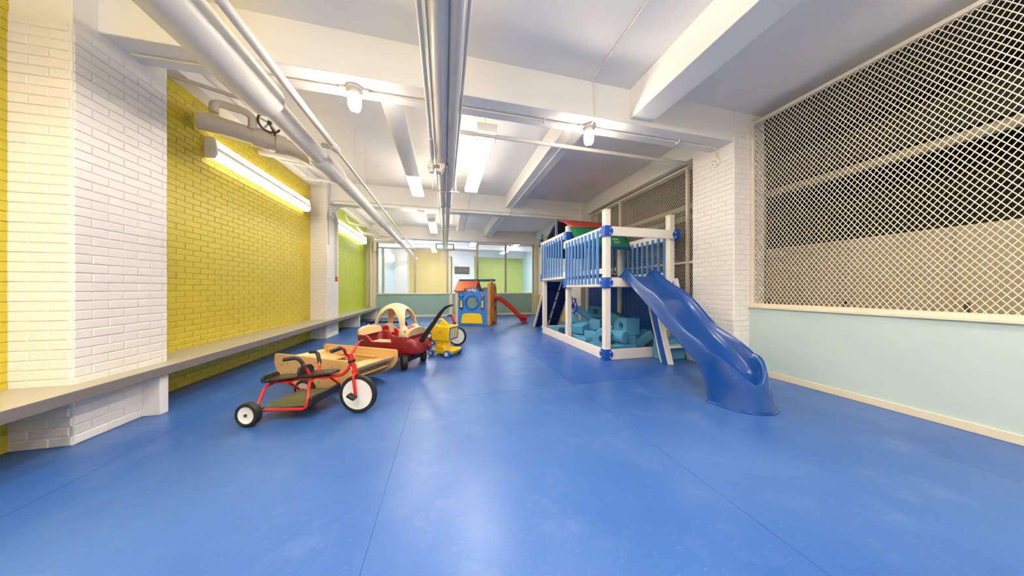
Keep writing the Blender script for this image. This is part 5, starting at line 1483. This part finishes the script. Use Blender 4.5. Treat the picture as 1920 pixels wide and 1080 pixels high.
for x in (0.0, 1.06):
    MB().box(x, x + 0.09, 0.86, 0.95, 0.0, 1.05).build('back_post', house_blue, PH, bevel=0.01)
MB().box(0.09, 1.06, 0.88, 0.94, 0.98, 1.05).build('back_rail', house_blue, PH, bevel=0.01)
# roof
rf = MB().prism([(0.065, 1.085), (0.065, 1.185), (0.42, 1.455), (0.42, 1.41)], lambda a, b, q: (q, a, b), -0.03, 0.66).build('roof', house_orange, PH, bevel=0.01)
MB().prism([(-0.045, 1.06), (-0.045, 1.10), (0.068, 1.186), (0.068, 1.10)], lambda a, b, q: (q, a, b), -0.03, 0.31).build('eave', house_orange, rf, bevel=0.008)
for k in range(0):
    f = 0.18 + 0.27 * k
    MB().prism([(-0.045 + 0.465 * f - 0.01, 1.10 + 0.355 * f), (-0.045 + 0.465 * f + 0.05, 1.10 + 0.355 * f + 0.045), (-0.045 + 0.465 * f - 0.01, 1.10 + 0.355 * f + 0.012)], lambda a, b, q: (q, a, b), -0.028, 0.658).build('shingle_edge', house_orange, rf)
MB().prism([(0.42, 1.41), (0.42, 1.455), (0.90, 1.10), (0.90, 1.06)], lambda a, b, q: (q, a, b), -0.03, 0.66).build('roof_back', house_orange, rf, bevel=0.01)
MB().prism([(0.02, 1.10), (0.82, 1.10), (0.42, 1.41)], lambda a, b, q: (q, a, b), 0.60, 0.64).build('gable', house_darkred, PH, bevel=0.006)
MB().prism([(0.02, 1.10), (0.82, 1.10), (0.42, 1.41)], lambda a, b, q: (q, a, b), 0.0, 0.04).build('gable', house_darkred, PH, bevel=0.006)
MB().box(0.0, 1.22, 0.375, 0.465, 1.40, 1.475).build('ridge_beam', house_navy, PH, bevel=0.01)
MB().lathe([(0.02, 1.21), (0.10, 1.20), (0.14, 1.15), (0.15, 1.05)], (0.90, 0.45, 0), 'z', 24).build('dome_seat', mat('playhouse_steel_blue', (58, 96, 150), 0.4), PH)
MB().box(0.62, 1.09, 0.10, 0.88, 0.74, 0.79).build('platform', house_tan, PH, bevel=0.01)
# little red slide
prs = [(1.10, 0.80), (1.30, 0.80), (1.42, 0.74), (1.60, 0.58), (1.80, 0.38), (1.94, 0.22), (2.07, 0.14), (2.18, 0.13), (2.21, 0.11)]
rows = []
for x, z in dense(prs, 4):
    yc = 0.62 + (x - 1.1) * 0.36
    rows.append([(x, yc + a, z + b) for a, b in ((-0.21, -0.035), (-0.205, 0.075), (-0.175, 0.085), (-0.155, 0.02), (-0.12, 0.0), (0.12, 0.0), (0.155, 0.02), (0.175, 0.085), (0.205, 0.075), (0.21, -0.035))])
rs = MB().grid(rows).build('small_slide', house_red, PH, solid=0.014, angle=50)
MB().prism([(1.97, 0.18), (2.18, 0.13), (2.15, 0.0), (2.05, 0.0)], lambda a, b, q: (a, 0.62 + (a - 1.1) * 0.36 + q, b), -0.20, 0.20).build('slide_foot', house_red, rs, bevel=0.015)

# ---- low blue scooter behind the car
SC = thing('blue_scooter', 'low navy blue scooter standing on the floor behind the toy car', 'scooter', (-2.28, 9.0, 0), atan2(-0.26, 1.10))
dk = MB().box(0.0, 1.0, -0.08, 0.08, 0.13, 0.175).build('deck', dark_navy, SC, bevel=0.01)
MB().box(0.45, 0.98, -0.07, 0.07, 0.175, 0.182).build('grip_pad', cardboard, dk, bevel=0.002)
MB().tube([(0.0, -0.088, 0.17), (1.0, -0.088, 0.17)], 0.014, 8).build('side_tube', black_plastic, dk)
wheel(SC, (0.06, 0, 0.085), 0.085, 0.05, white_disc, 'wheel', 0.6)
wheel(SC, (1.13, 0, 0.085), 0.085, 0.05, white_disc, 'wheel', 0.6)
MB().tube(fillet([(0.98, 0, 0.155), (1.08, 0, 0.19), (1.13, 0, 0.16), (1.13, 0.032, 0.085)], 0.04), 0.016, 10).build('fork', black_plastic, SC)
MB().tube([(1.06, 0, 0.185), (1.24, 0.04, 0.285), (1.36, 0.06, 0.38)], 0.02, 10).build('steering_tube', playset_blue, SC)
MB().tube([(1.36, -0.14, 0.38), (1.36, 0.24, 0.38)], 0.015, 10).build('handlebar', black_plastic, SC)
